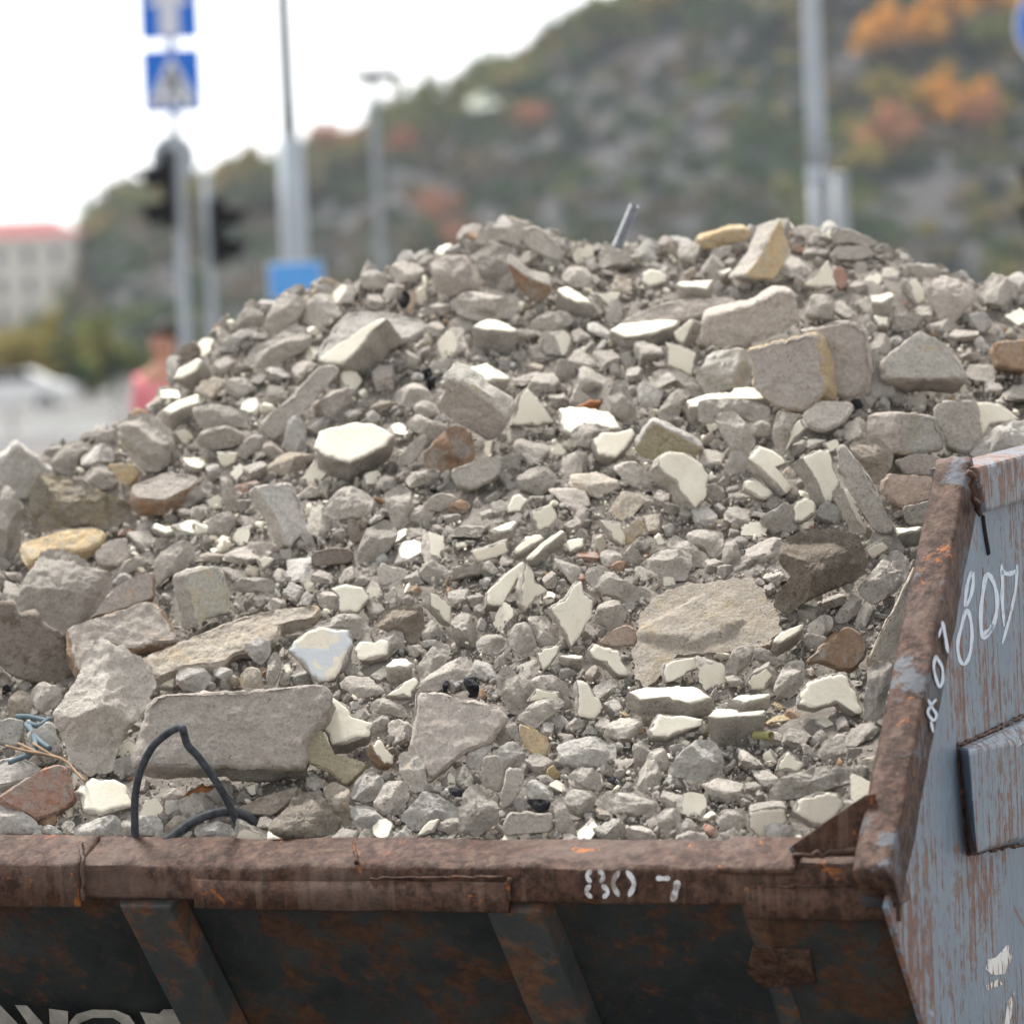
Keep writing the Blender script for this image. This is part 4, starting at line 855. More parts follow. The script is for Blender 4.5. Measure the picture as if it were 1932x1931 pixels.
# ------------------------------------------------------------------ the skip
SKIP = empty('skip', (float(C0[0]), float(C0[1]), 0.), label='rusty blue-grey steel skip heaped with building rubble, numbered 807 on sill and side', cat='skip')
def sp(o, name=None, lab=None):          # part of the skip
    o.parent = SKIP; o.matrix_parent_inverse = Matrix.Translation(-SKIP.location)
    if lab: o['label'] = lab
    return o
def part(me, mat, parent=None, lab=None):
    o = link(me.name, me, mat, None, None, smooth=False)
    if parent is None: return sp(o, lab=lab)
    o.parent = parent
    if lab: o['label'] = lab
    return o
zt = front(1000, 1583, .075)[2]-C0[2]; zb = front(1000, 1703)[2]-C0[2]; RL = -2.3
print('zt', zt, 'zb', zb, 'fold@0', proj(sk(-1.4, 0, 0)), 'C0', C0)
def sill(r0, r1, prof, nst, amp, name, seed):
    vs = []; fs = []; n = len(prof)
    for i in range(nst+1):
        r = r0+(r1-r0)*i/nst
        for k, (l, z) in enumerate(prof):
            p = sk(r, l, z); a = noise.fractal(Vector((r*5, k*.35, seed)), .9, 2, 4)*amp; b = noise.fractal(Vector((r*9, k*.5+9, seed)), .9, 2, 4)*amp
            vs.append(p+LL*a+ZZ*b)
    for i in range(nst):
        for k in range(n): fs.append((i*n+k, i*n+(k+1) % n, (i+1)*n+(k+1) % n, (i+1)*n+k))
    fs.append(tuple(range(n))[::-1]); fs.append(tuple(nst*n+k for k in range(n)))
    return bevel_mesh(name, vs, fs, 0)
prof = [(.085, zt-.012), (.082, zt-.002), (.074, zt), (.03, zt*.42), (.012, .004), (.004, 0), (.0005, -.005), (0, -.014), (.001, zb*.55), (0, zb+.004), (.004, zb), (.05, zb+.006), (.07, zb+.02)]
o = link('sill', sill(RL, -.02, prof, 260, .0045, 'sill', 1.), RUST, None, None, smooth=True); sp(o, lab='dented rusty front sill')
def rof(u, v): return float((front(u, v)-C0)@RR)
# welded patch plates on the sill
def patch(u0, u1, prof, seed, amp=.002, name='patch_plate'):
    r0, r1 = rof(u0, 1650), rof(u1, 1650)
    o = link(name, sill(r0, r1, prof, max(8, int((r1-r0)*110)), amp, name, seed), RUST, None, None, smooth=True); sp(o)
d = -.007
patch(-900, 152, [(.07, zt+.001), (.066, zt+.004), (.0, .003), (d, -.003), (d, zb-.012), (.0, zb-.014), (.01, zb)], 3.)
patch(368, 958, [(.003, zb*.42), (-.006, zb*.42-.001), (-.007, zb-.012), (.002, zb-.015), (.012, zb)], 6.)
patch(1355, 1500, [(.07, zt+.0), (.066, zt+.006), (.0, .004), (-.004, .0), (-.004, -.006), (.01, -.006)], 7.)
patch(1405, 1696, [(.003, zb*.45), (-.006, zb*.45-.001), (-.007, zb-.016), (.002, zb-.019), (.012, zb)], 8.)
def bead(pts, r, mat=RUST, name='weld_seam', parent=None):
    q = []
    for a, b in zip(pts[:-1], pts[1:]):
        m = max(2, int(np.linalg.norm(np.array(b)-np.array(a))/.009))
        for k in range(m): q.append(np.array(a)+(np.array(b)-np.array(a))*k/m+rng.normal(size=3)*r*.4)
    q.append(np.array(pts[-1])); o = tube(name, q, r, mat, None, 7, 2, [r*rng.uniform(.6, 1.3) for _ in q]); sp(o)
bead([front(152, 1588, .04), front(156, 1625, -.009), front(158, 1700, -.009)], .003)
bead([front(668, 1590, .03), front(672, 1628, -.007)], .003)
bead([front(960, 1655, -.006), front(962, 1700, -.006)], .003)
bead([front(700, 1656, -.006), front(950, 1654, -.006)], .0018)
bead([front(1412, 1672, -.006), front(1640, 1668, -.006)], .0018)
# sloping front wall with ribs
KS = .88; zg = .14-C0[2]; L0 = .028
def wl(z, off=0.): return L0+KS*(zb+.012-z)-off*sqrt(1+KS*KS)
def wallpt(r, z, off=0.): return sk(r, wl(z, off), z)
WN = np.cross(RR, -ZZ+KS*LL); WN /= np.linalg.norm(WN)
if WN @ LL > 0: WN = -WN
W0 = wallpt(0, zb)
def wallpx(u, v, off=0.): return onplane(u, v, W0+WN*off, WN)
def densewall(name, r0, r1, off, amp, mat, th=.006):
    nr, nz = int((r1-r0)*40)+2, 34; vs = []; fs = []
    for i in range(nr+1):
        for j in range(nz+1):
            r = r0+(r1-r0)*i/nr; z = zb+.012+(zg-zb-.012)*j/nz
            vs.append(wallpt(r, z)+WN*(off+amp*noise.fractal(Vector((r*2.2, z*2.2, 2.)), 1, 2, 3)+amp*.25*noise.fractal(Vector((r*11, z*11, 5.)), 1, 2, 3)))
    for i in range(nr):
        for j in range(nz): a = i*(nz+1)+j; fs.append((a, a+1, a+nz+2, a+nz+1))
    me = meshd(name, vs, fs); o = link(name, me, mat, None, None, True); so = o.modifiers.new('s', 'SOLIDIFY'); so.thickness = th; so.offset = -1; return o
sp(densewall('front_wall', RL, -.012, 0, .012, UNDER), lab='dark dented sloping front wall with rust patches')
for (ua, ub) in ((240, 352), (922, 1042), (1392, 1440)):
    ra, rb = [float((wallpx(u, 1706)-C0)@RR) for u in (ua, ub)]; dd = .034 if ub < 1300 else .012
    P = [wallpt(ra, zb+.01, 0), wallpt(ra+.012, zb+.01, 0)+WN*dd, wallpt(rb-.004, zb+.01, 0)+WN*dd, wallpt(rb+.006, zb+.01, 0)]
    part(prism('rib', P, (wallpt(0, zg)-wallpt(0, zb+.01)), .004), RIBM)
part(prism('patch_plate', [wallpx(1398+a, 1795+b, .014) for a, b in ((20, -6), (130, 0), (142, 62), (40, 70), (10, 40))], -WN*.01, .003), RUST, lab='rusty patch on the front wall')
# side plate
pl = lambda P: (float((P-C0)@LL), float(P[2]-C0[2]))
l1, z1 = pl(plate(1827, 886)); lb, zb2 = pl(plate(1743, 1931)); la, za = pl(plate(1675, 1712))
kb = (lb-la)/(za-zb2); ztop2 = pl(plate(1932, 857)); sl = (ztop2[1]-z1)/(ztop2[0]-l1)
print('plate', l1, z1, 'kb', kb, 'top slope', sl)
PP = [(la, za), (l1, z1), (3.0, z1+sl*(3-l1)*.3), (3.4, zb), (2.7, zg), (la+kb*(za-zg), zg)]
nP = []
side = part(prism('side_plate', [sk(0, l, z) for l, z in PP], -RR*.008, .002), PLATE, lab='blue-grey painted side plate with rust scratches and the number 807')
part(prism('side_plate', [sk(RL, l, z) for l, z in PP], RR*.008, .002), PLATE)
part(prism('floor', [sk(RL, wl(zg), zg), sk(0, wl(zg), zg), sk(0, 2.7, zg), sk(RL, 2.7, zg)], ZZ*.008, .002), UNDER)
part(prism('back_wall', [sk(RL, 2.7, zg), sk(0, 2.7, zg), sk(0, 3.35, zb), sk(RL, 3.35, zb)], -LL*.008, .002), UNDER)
# corner post (channel flange) along the front edge of the side plate
b0 = plate(1827, 886, .010); b1 = plate(1681, 1632, .010); dF = (b0-b1)/np.linalg.norm(b0-b1); nF = np.cross(RR, dF); nF /= np.linalg.norm(nF)
if nF @ LL > 0: nF = -nF
wF = -float((onplane(1687, 1245, b0, nF)-b0)@RR); eF = abs(float((plate(1789, 1245, .010)-b0)@nF))
print('flange width', wF, 'depth', eF)
def post(name, base, top, w, e, mat):
    ns = 60; prof = [(0, -e), (.0, -.006), (-.002, -.002), (-.006, 0), (-w*.3, .0015), (-w*.75, .001), (-w+.006, 0), (-w, -.005), (-w, -e)]
    vs = []; fs = []; n = len(prof)
    for i in range(ns+1):
        c = base+(top-base)*i/ns
        for k, (r, q) in enumerate(prof):
            a = noise.fractal(Vector((i*.16, k*.3, 4.)), .9, 2, 3)*.003; vs.append(c+RR*(r+a)+nF*(q+a))
    for i in range(ns):
        for k in range(n): fs.append((i*n+k, i*n+(k+1) % n, (i+1)*n+(k+1) % n, (i+1)*n+k))
    fs.append(tuple(range(n))); fs.append(tuple(ns*n+k for k in range(n))[::-1])
    o = link(name, bevel_mesh(name, vs, fs, 0), mat, None, None, True); return o
sp(post('corner_post', b1-dF*.01, b0+dF*.026, wF, eF, RUSTP), lab='brown rusty corner post with a blue-grey side')
# spur of the sill end and the gusset
part(prism('sill_end', [front(1640, 1612, -.010), front(1676, 1606, -.010), front(1690, 1640, -.010), front(1703, 1708, -.010), front(1654, 1712, -.010), front(1640, 1660, -.010)], LL*.05, .004), RUST)
part(prism('gusset', [front(1487, 1600, .012), front(1560, 1548, .012), front(1632, 1500, .012), front(1650, 1497, .012), front(1648, 1615, .012), front(1500, 1618, .012)], LL*.008, .002), RUSTP, lab='triangular rusty corner gusset')
bead([front(1492, 1614, .004), front(1640, 1606, .004)], .005)
bead([front(1642, 1608, .0), front(1660, 1500, .03)], .003)
# beam along the top of the side
p0, p1 = plate(1828, 885, .022), plate(1932, 857, .022); q0, q1 = plate(1848, 972, .022), plate(1932, 947, .022)
ee = 5.; dp_ = (p1-p0)*.14; bm_ = [p0+dp_, p0+(p1-p0)*ee, q0+(q1-q0)*ee, q0+dp_]
part(prism('top_beam', bm_, -RR*(wF+.02), .006), BEAM, lab='worn steel beam along the top of the side plate')
bead([plate(1829, 890, .022), plate(1838, 935, .023), plate(1850, 972, .022)], .005)
bead([plate(1780, 880, -.07), plate(1860, 866, -.07), plate(1950, 845, -.07)], .004)
tube_ = tube('slot', [plate(1851, 975, -.001), plate(1856, 1010, -.001), plate(1862, 1044, -.001)], .006, plain('slot_shade', (.015, .012, .012), .9)); sp(tube_)  # shade inside the slot hole given as a solid near-black rod
# lifting pocket
O4 = [plate(1828, 1413, .026), plate(1918, 1401, .026), plate(1921, 1583, .026), plate(1844, 1612, .026)]
O5 = [O4[0], O4[1], O4[1]+(O4[1]-O4[0])*.9-RR*.02, O4[2]+(O4[2]-O4[3])*.9-RR*.02, O4[2], O4[3]]
B5 = [plate(1807, 1409), plate(1932, 1352), plate(2090, 1290), plate(2090, 1570), plate(1935, 1590), plate(1827, 1609)]
me = bevel_mesh('lifting_pocket', O5+B5, [(0, 1, 4, 5), (1, 2, 3, 4), (6, 11, 10, 9, 8, 7)]+[(i, i+6, (i+1) % 6+6, (i+1) % 6) for i in range(6)], .008, 3)
part(me, PLATE)
bead([plate(1806, 1408, .001), plate(1826, 1610, .001), plate(1935, 1592, .001)], .003); bead([plate(1806, 1408, .001), plate(1932, 1350, .004)], .003)
# writing: flat strokes of paint, 1.5 mm above the metal
def stroke(pxf, pts, w, closed=False, ws=None):
    P = np.array(pts, float); vs = []; fs = []
    if closed: P = np.vstack([P, P[:1]])
    Q = [P[0]]
    for i in range(len(P)-1):
        a, b, c, d = (P[i-1] if i else (P[-2] if closed else P[0])), P[i], P[i+1], (P[i+2] if i+2 < len(P) else (P[1] if closed else P[-1]))
        for k in range(1, 6): t = k/5; Q.append(.5*((2*b)+(c-a)*t+(2*a-5*b+4*c-d)*t*t+(3*b-a-3*c+d)*t**3))
    Q = np.array(Q)
    for i, q in enumerate(Q):
        t = Q[min(i+1, len(Q)-1)]-Q[max(i-1, 0)]; t = t/max(np.hypot(*t), 1e-6); nn = np.array([-t[1], t[0]]); ww = w*.52*(1+.16*sin(i*.9))
        if not closed: ww *= min(1, .35+min(i, len(Q)-1-i)*.35)
        vs += [pxf(*(q+nn*ww)), pxf(*(q-nn*ww))]
    for i in range(len(Q)-1): fs.append((2*i, 2*i+1, 2*i+3, 2*i+2))
    return vs, fs
def digit(pxf, strokes, parent=None, mat=None):
    V = []; Fc = []
    for s in strokes:
        v, f = stroke(pxf, *s); Fc += [tuple(x+len(V) for x in q) for q in f]; V += v
    me = meshd('painted_digit', V, Fc); part(me, mat or WHITEP, parent)
g8 = lambda L: [((2260+x/3.218)*S2, (1100+y/3.218)*S2) for x, y in L]
gk = lambda L: [((1860+x/2.759)*S2, (1650+y/2.759)*S2) for x, y in L]
g6 = lambda L: [((800+x/2.415)*S2, (2000+y/2.415)*S2) for x, y in L]
g7 = lambda L: [((1600+x/2.0125)*S2, (2000+y/2.0125)*S2) for x, y in L]
P15 = lambda u, v: plate(u, v, .0006); PF = lambda u, v: plate(u, v, .0128)
def spray():
    k = NT('sprayed_white'); v = k.coords(False); c = k.mix(k.ramp(k.noise(v, 70, 7, .75), .52, .66, 0, .8), (.60, .66, .74), (.26, .31, .37)); return k.col(c, .7)
SPRAY = spray()
digit(P15, [(g8([(548, 1065), (520, 1120), (500, 1220), (494, 1330), (535, 1260), (556, 1150)]), 6, True), (g8([(500, 1370), (462, 1500), (432, 1640), (450, 1770), (490, 1800), (530, 1720), (547, 1560), (530, 1420)]), 6, True)], side, SPRAY)
digit(P15, [(g8([(665, 1080), (632, 1250), (617, 1430), (635, 1585), (700, 1530), (742, 1400), (748, 1260), (718, 1140)]), 7, True), (g8([(640, 1560), (690, 1530), (720, 1480)]), 9)], side, SPRAY)
digit(P15, [(g8([(785, 1000), (792, 1150), (790, 1280), (806, 1500)]), 6), (g8([(785, 1050), (820, 1075), (870, 1070), (905, 1050)]), 8), (g8([(910, 1000), (900, 1180), (870, 1340), (830, 1500), (790, 1640)]), 5)], side, SPRAY)
digit(PF, [(g8([(308, 1455), (330, 1560), (355, 1715)]), 6), (g8([(300, 1505), (280, 1590)]), 4)], None, SPRAY)
digit(PF, [(gk([(1322, -20), (1310, 60), (1345, 180), (1368, 150), (1370, 60), (1335, -10)]), 5, True)], None, SPRAY)
digit(PF, [(gk([(1270, 270), (1300, 330), (1328, 375), (1308, 415), (1268, 360), (1300, 300), (1328, 270)]), 5), (gk([(1290, 420), (1305, 500)]), 5)], None, SPRAY)
FR = lambda u, v: front(u, v, -.0085)
def fr9(u, v): return front(u, v, -.006)
digit(fr9, [(g6([(1640, 422), (1612, 455), (1636, 498)]), 8), (g6([(1632, 508), (1608, 552), (1642, 590)]), 8), (g6([(1680, 422), (1712, 455), (1692, 498)]), 8), (g6([(1700, 508), (1738, 552), (1708, 590)]), 8)])
digit(fr9, [(g6([(1806, 425), (1770, 500), (1806, 580)]), 9), (g6([(1850, 425), (1896, 500), (1864, 580)]), 9)])
digit(fr9, [(g7([(80, 392), (115, 393), (152, 392)]), 9), (g7([(190, 402), (180, 450), (162, 508)]), 12)])
def flake():
    k = NT('flaking_white'); v = k.coords(False, (1, 1, .35)); c = k.mix(k.ramp(k.noise(v, 60, 8, .75), .50, .54), (.68, .68, .66), (.17, .09, .055)); return k.col(c, .7)
FLAKE = flake()
def ppoly(pxf, pts, mat=WHITEP, name='painted_letter', parent=None):
    me = meshd(name, [pxf(*p) for p in pts], [tuple(range(len(pts)))]); bm = bmesh.new(); bm.from_mesh(me); bmesh.ops.triangulate(bm, faces=bm.faces); bm.to_mesh(me); bm.free(); part(me, mat, parent)
gl = lambda L: [((x/2.415)*S2, (2000+y/2.415)*S2) for x, y in L]
WL = lambda u, v: wallpx(u, v, .014)
OLDW = plain('old_white_letters', (.36, .34, .30), .8, var=.35, scale=30)
for L in ([(-60, 1235), (0, 1235), (110, 1350), (200, 1460), (110, 1460), (-60, 1290)], [(90, 1235), (162, 1238), (262, 1350), (330, 1440), (240, 1440), (170, 1350)], [(295, 1257), (410, 1272), (412, 1450), (308, 1450)],
          [(460, 1290), (560, 1262), (700, 1266), (780, 1300), (830, 1370), (850, 1440), (780, 1440), (740, 1350), (680, 1312), (560, 1312), (480, 1345), (455, 1440), (400, 1440), (420, 1340)], [(845, 1277), (960, 1290), (985, 1262), (1062, 1260), (1110, 1350), (1130, 1440), (900, 1440), (880, 1350)]):
    ppoly(WL, gl(L), OLDW)
for L in ([(1790, 790), (1850, 722), (1872, 790), (1835, 872), (1775, 880), (1738, 850), (1748, 800)], [(1740, 930), (1800, 900), (1830, 925), (1745, 955)], [(1850, 1010), (1885, 960), (1872, 1060), (1860, 1160), (1826, 1160)]):
    ppoly(P15, g7(L), FLAKE, 'paint_patch', side)
# ------------------------------------------------------------------ cables, twigs, leaf, pipe in the rubble
RUB = plain('black_rubber', (.040, .045, .052), .7, .3, .0015, .5, scale=90)
def surfline(crop, pts, lifts, f=None):
    cx, cy, sz = CROPS[crop]; f = sz/1931.*S2; out = []
    for (x, y), h in zip(pts, lifts):
        u, v = cx*S2+x*f, cy*S2+y*f; out.append(at(u, v, surf(u, v)-h))
    return out
def D(crop, pts, depths):
    cx, cy, sz = CROPS[crop]; f = sz/1931.*S2
    return [at(cx*S2+x*f, cy*S2+y*f, d) for (x, y), d in zip(pts, depths)]
rimd = depth(front(350, 1595, .10))
A_ = [(818, 1720), (812, 1500), (822, 1380), (855, 1250), (925, 1120), (1010, 1045), (1070, 1012), (1092, 1006), (1104, 1020), (1112, 1055), (1135, 1120), (1200, 1190), (1300, 1330), (1370, 1450), (1420, 1560), (1475, 1700)]
dd = np.interp(range(16), [0, 5, 8, 12, 15], [rimd+.01, rimd-.05, rimd-.075, rimd-.05, rimd-.012])
c1 = tube('cable', D('H', A_, dd), .0058, RUB, None, 12, 5); props(c1, 'black rubber cable kinked into a tall loop in front of the long dusty brick', 'cable', 'black rubber cables')
B_ = [(1000, 1700), (1060, 1650), (1120, 1605), (1200, 1560), (1290, 1528), (1370, 1515), (1450, 1527), (1520, 1565), (1570, 1620), (1600, 1700)]
c2 = tube('cable', D('H', B_, np.interp(range(10), [0, 5, 9], [rimd-.02, rimd-.0, rimd+.01])), .0068, RUB, None, 12, 5); props(c2, 'black rubber cable in a low arch along the rim behind the tall loop', 'cable', 'black rubber cables')
WIRE = plain('grey_wire', (.10, .14, .165), .7, .15, .0, .15)
for pts, lab in (([(50, 1222), (130, 1192), (200, 1160), (216, 1115), (195, 1040), (160, 998), (175, 985), (235, 1000), (298, 955)], 'thin grey-blue wire bent in an S over the pale block at the left'),
                 ([(175, 1000), (205, 1050), (250, 1100), (300, 1137)], 'short straight grey-blue wire end beside the bent wire'), ([(100, 945), (170, 945), (220, 955), (280, 968)], 'thin dark grey wire lying across the top of the bent wires')):
    w = tube('wire', surfline('H', pts, [.085]*len(pts)), .0042, WIRE, None, 8, 4); props(w, lab, 'wire', 'grey-blue wires at the left')
TW = plain('dry_twig', (.24, .16, .10), .8, .2, 0, .3)
for pts, lab in (([(35, 1120), (150, 1150), (260, 1170), (400, 1205)], 'dry brown reed stem lying across the grey wires'), ([(200, 1105), (300, 1170), (400, 1215), (460, 1280), (515, 1335)], 'dry brown reed stem bending down towards the cracked cream shard'), ([(110, 1105), (230, 1160), (390, 1195)], 'short thin reed stem crossing the other two')):
    w = tube('reed_stem', surfline('H', pts, [.10]*len(pts)), .0022, TW, None, 6, 3); props(w, lab, 'twig', 'dry reed stems at the left')
for crop, c, s, lab in (('H', (1200, 1420), 34, 'curled brown dead leaf in the hollow behind the black cable'), ('F', (165, 1255), 30, 'rust-coloured dead leaf above the covered white shard')):
    P0 = surfline(crop, [c], [.02])[0]; vs = []; fs = []
    for i in range(9):
        for j in range(7):
            a = (i/8-.5)*2; b = (j/6-.5)*2; w = (1-abs(a)**2.2)*(.55+.1*sin(9*a)); vs.append(P0+np.array([a, -.3+.25*b*b, .6*a*.5])*s*.0009+np.array([0, -.3, 1])*b*w*s*.0007+np.array([0, -.004*sin(5*a), 0]))
    for i in range(8):
        for j in range(6): q = i*7+j; fs.append((q, q+1, q+8, q+7))
    o = link('dead_leaf', meshd('dead_leaf', vs, fs), plain('leaf_brown_'+crop, (.22, .085, .03), .7, var=.4)); m_ = o.modifiers.new('s', 'SOLIDIFY'); m_.thickness = .0008; props(o, lab, 'leaf', 'dead leaves in the rubble')
PIPE = plain('dull_pipe', (.12, .13, .15), .45, .5, .001, .3, scale=90)
u0, v0 = 641+1575/3.01, 1420/3.01; dq = surf(u0, 470)
e0, e1 = at(641+1560/3.01, 1440/3.01, dq-.02), at(641+1675/3.01, 1168/3.01, dq-.06)
# open-ended pipe
def hollow(name, a, b, r, wth, mat, label, cat, seg=20):
    a, b = Vector(a), Vector(b); t = (b-a).normalized(); n = t.orthogonal().normalized(); m = t.cross(n); vs = []; fs = []
    for (c, q) in ((a, r), (b, r), (b, r-wth), (b-t*.04, r-wth)):
        for k in range(seg): an = 2*pi*k/seg; vs.append(c+(n*cos(an)+m*sin(an))*q)
    for i in range(3):
        for k in range(seg): fs.append((i*seg+k, i*seg+(k+1) % seg, (i+1)*seg+(k+1) % seg, (i+1)*seg+k))
    fs.append(tuple(range(seg))); fs.append(tuple(3*seg+k for k in range(seg)))
    return props(link(name, meshd(name, vs, fs), mat), label, cat)
hollow('metal_pipe', e0, e1, 0.0095, .0018, PIPE, 'scuffed grey metal pipe end sticking up from the crest of the heap', 'pipe')
q = surfline('J', [(1180, 1300), (1275, 1300)], [.02, .04]); hollow('plastic_tube', q[0], q[1], .0065, .0015, plain('yellow_green_plastic', (.24, .23, .09), .5), 'short yellow-green plastic tube end under the stacked slabs', 'tube')
SUN_E, SKY_S, EXPO = 2.5, .125, 1.43
# ------------------------------------------------------------------ ground
def quad(name, pts, z, mat, kind='structure'):
    o = link(name, meshd(name, [(x, y, z) for x, y in pts], [tuple(range(len(pts)))]), mat, smooth=False); return props(o, kind=kind)
def ground_mat(name, a, b, s=.4):
    k = NT(name); v = k.coords(False); c = k.mix(k.ramp(k.noise(v, s, 6, .65), .35, .65), a, b); c = k.mix(k.ramp(k.noise(v, 90, 4, .7), .4, .65, 0, .35), c, tuple(x*.6 for x in a)); k.bump(k.noise(v, 120, 4), .004); return k.col(c, .9)
quad('ground', [(-2500, -400), (2500, -400), (2500, 3000), (-2500, 3000)], 0., ground_mat('paving_ground', (.10, .096, .092), (.14, .133, .128)))
quad('road', [(-300, 62), (300, 62), (300, 84), (-300, 84)], .004, ground_mat('asphalt', (.12, .115, .113), (.15, .145, .143)))
quad('pavement', [(-300, 48), (300, 48), (300, 60), (-300, 60)], .12, ground_mat('brick_paving', (.15, .105, .09), (.19, .135, .115)))
link('kerb', prism('kerb', [(-300, 60, 0), (-300, 60.2, 0), (-300, 60.2, .13), (-300, 60, .13)], (600, 0, 0), .01), ground_mat('kerb_stone', (.35, .34, .32), (.4, .39, .37)), smooth=False)['kind'] = 'structure'
link('kerb', prism('kerb', [(-300, 47.8, 0), (-300, 48, 0), (-300, 48, .13), (-300, 47.8, .13)], (600, 0, 0), .01), ground_mat('kerb_stone_b', (.35, .34, .32), (.4, .39, .37)), smooth=False)['kind'] = 'structure'
# ------------------------------------------------------------------ hill
HS = [(-900, 690), (-200, 670), (60, 640), (130, 560), (165, 440), (190, 385), (235, 352), (300, 350), (400, 335), (440, 312), (480, 306), (515, 310), (560, 282), (600, 278), (640, 280), (690, 250), (720, 212), (790, 185), (830, 208), (870, 160), (900, 125), (960, 112), (1000, 100), (1050, 52), (1090, 30), (1130, 22), (1200, -15), (1400, -140), (1932, -420), (2500, -560), (3200, -500)]
hu, hv = [h[0] for h in HS], [h[1] for h in HS]; VH0 = 672.
HD0, HD1 = 300., 460.
def hilloff(p, t):
    q = noise.fractal(Vector(p*.03), .9, 2, 5)*9*min(1, t*5)*min(1, (1-t)*6+.15); return np.array([q*.3, -abs(q)*1.2+2, q*.25 if t < .97 else 0])
def hillpt(u, v, off=0.):
    vc = float(np.interp(u, hu, hv)); t = min(max((VH0-v)/max(VH0-vc, 20.), 0), 1); p = at(u, v, hill(u, v)); return p+hilloff(p, t)-np.array([0, off, 0])
def hill(u, v):
    vc = float(np.interp(u, hu, hv)); t = min(max((VH0-v)/max(VH0-vc, 20.), 0), 1); return HD0+(HD1-HD0)*t**.9
vs = []; fs = []; HU = np.linspace(-900, 3200, 240); nv = 90
for u in HU:
    vc = float(np.interp(u, hu, hv))
    for j in range(nv):
        t = j/(nv-1); v = VH0+14-(VH0+14-vc)*t; p = at(u, v, hill(u, v))
        q = noise.fractal(Vector(p*.03), .9, 2, 5)*9*min(1, t*5)*min(1, (1-t)*6+.15)
        p = p+np.array([q*.3, -abs(q)*1.2+2, q*.25 if t < .97 else 0]);
        if j == 0: p[2] = -1.
        vs.append(p)
    p = vs[-1]+np.array([0, 80, -10]); vs.append(p); vs.append(np.array([p[0], p[1]+120, -2.]))
n = nv+2
for i in range(len(HU)-1):
    for j in range(n-1): fs.append((i*n+j, (i+1)*n+j, (i+1)*n+j+1, i*n+j+1))
def rock_mat():
    k = NT('hill_rock'); v = k.coords(False); n = k.noise(v, .055, 8, .7, .3); m = k.noise(v, .07, 5, .6)
    c = k.mix(k.ramp(n, .42, .58), (.080, .076, .078), (.034, .034, .038)); c = k.mix(k.ramp(m, .5, .62, 0, .8), c, (.035, .04, .035)); c = k.mix(k.ramp(k.noise(v, .2, 7, .7), .56, .66, 0, .8), c, (.12, .085, .07))
    k.bump(k.noise(v, .4, 6, .7), .8); return k.col(c, .95)
o = link('hill', meshd('hill', vs, fs), rock_mat()); props(o, kind='structure')
# ------------------------------------------------------------------ trees
def leaf_mat(name, c):
    k = NT(name); v = k.coords(True); cc = k.mix(k.ramp(k.noise(v, 1.2, 3), .35, .65), tuple(x*.65 for x in c), tuple(min(1, x*1.3) for x in c)); k.b.inputs['Specular IOR Level'].default_value = .1; return k.col(cc, .8)
LM = {'g': leaf_mat('leaves_green', (.055, .10, .035)), 'd': leaf_mat('leaves_dark', (.03, .055, .03)), 'y': leaf_mat('leaves_yellow', (.30, .25, .07)), 'o': leaf_mat('leaves_orange', (.62, .31, .05)), 'l': leaf_mat('leaves_lime', (.17, .19, .05)), 'b': leaf_mat('leaves_brown', (.17, .13, .075)), 'r': leaf_mat('leaves_russet', (.42, .19, .10))}
BARK = plain('bark', (.10, .08, .06), .9)
def crown_arrays(seed, R=1., nl=520):
    r_ = np.random.default_rng(seed); V = []; cl = r_.normal(size=(14, 3))*np.array([.5, .5, .38]); cl[:, 2] += .1
    for _ in range(nl):
        c = cl[r_.integers(14)]+r_.normal(size=3)*.19; a = r_.normal(size=3); a /= np.linalg.norm(a); b = np.cross(a, r_.normal(size=3)); b /= np.linalg.norm(b); s = r_.uniform(.09, .19)
        V += [c-a*s, c+b*s*.7, c+a*s, c-b*s*.7]
    return np.array(V)*R
CR = [crown_arrays(900+k) for k in range(6)]
CRM = {}
def crown_mesh(k, code):
    if (k, code) not in CRM:
        V = CR[k]; me = meshd('crown', V, [(4*i, 4*i+1, 4*i+2, 4*i+3) for i in range(len(V)//4)]); me.materials.append(LM[code]); CRM[(k, code)] = me
    return CRM[(k, code)]
TRK = {}
def tree(P, R, code, label, k, name='tree', group=None, cat='tree', trunk=True):
    t = empty(name, tuple(P), rng.uniform(0, 6), label=label, cat=cat, group=group)
    h = R*1.15
    if trunk:
        if not TRK:
            o = tube('trunk', [(0, 0, -.3), (.03, .01, .4), (-.02, .04, .9), (.05, 0, 1.35)], .06, BARK, None, 7, 2, [.09, .07, .05, .02]); TRK['m'] = o.data; bpy.data.objects.remove(o)
        o = bpy.data.objects.new('trunk', TRK['m']); COL.objects.link(o); o.parent = t; o.scale = (R, R, R)
    o = bpy.data.objects.new('crown', crown_mesh(k % 6, code)); COL.objects.link(o); o.parent = t; o.location = (0, 0, h if trunk else R*.5); o.scale = (R, R, R)
    return t
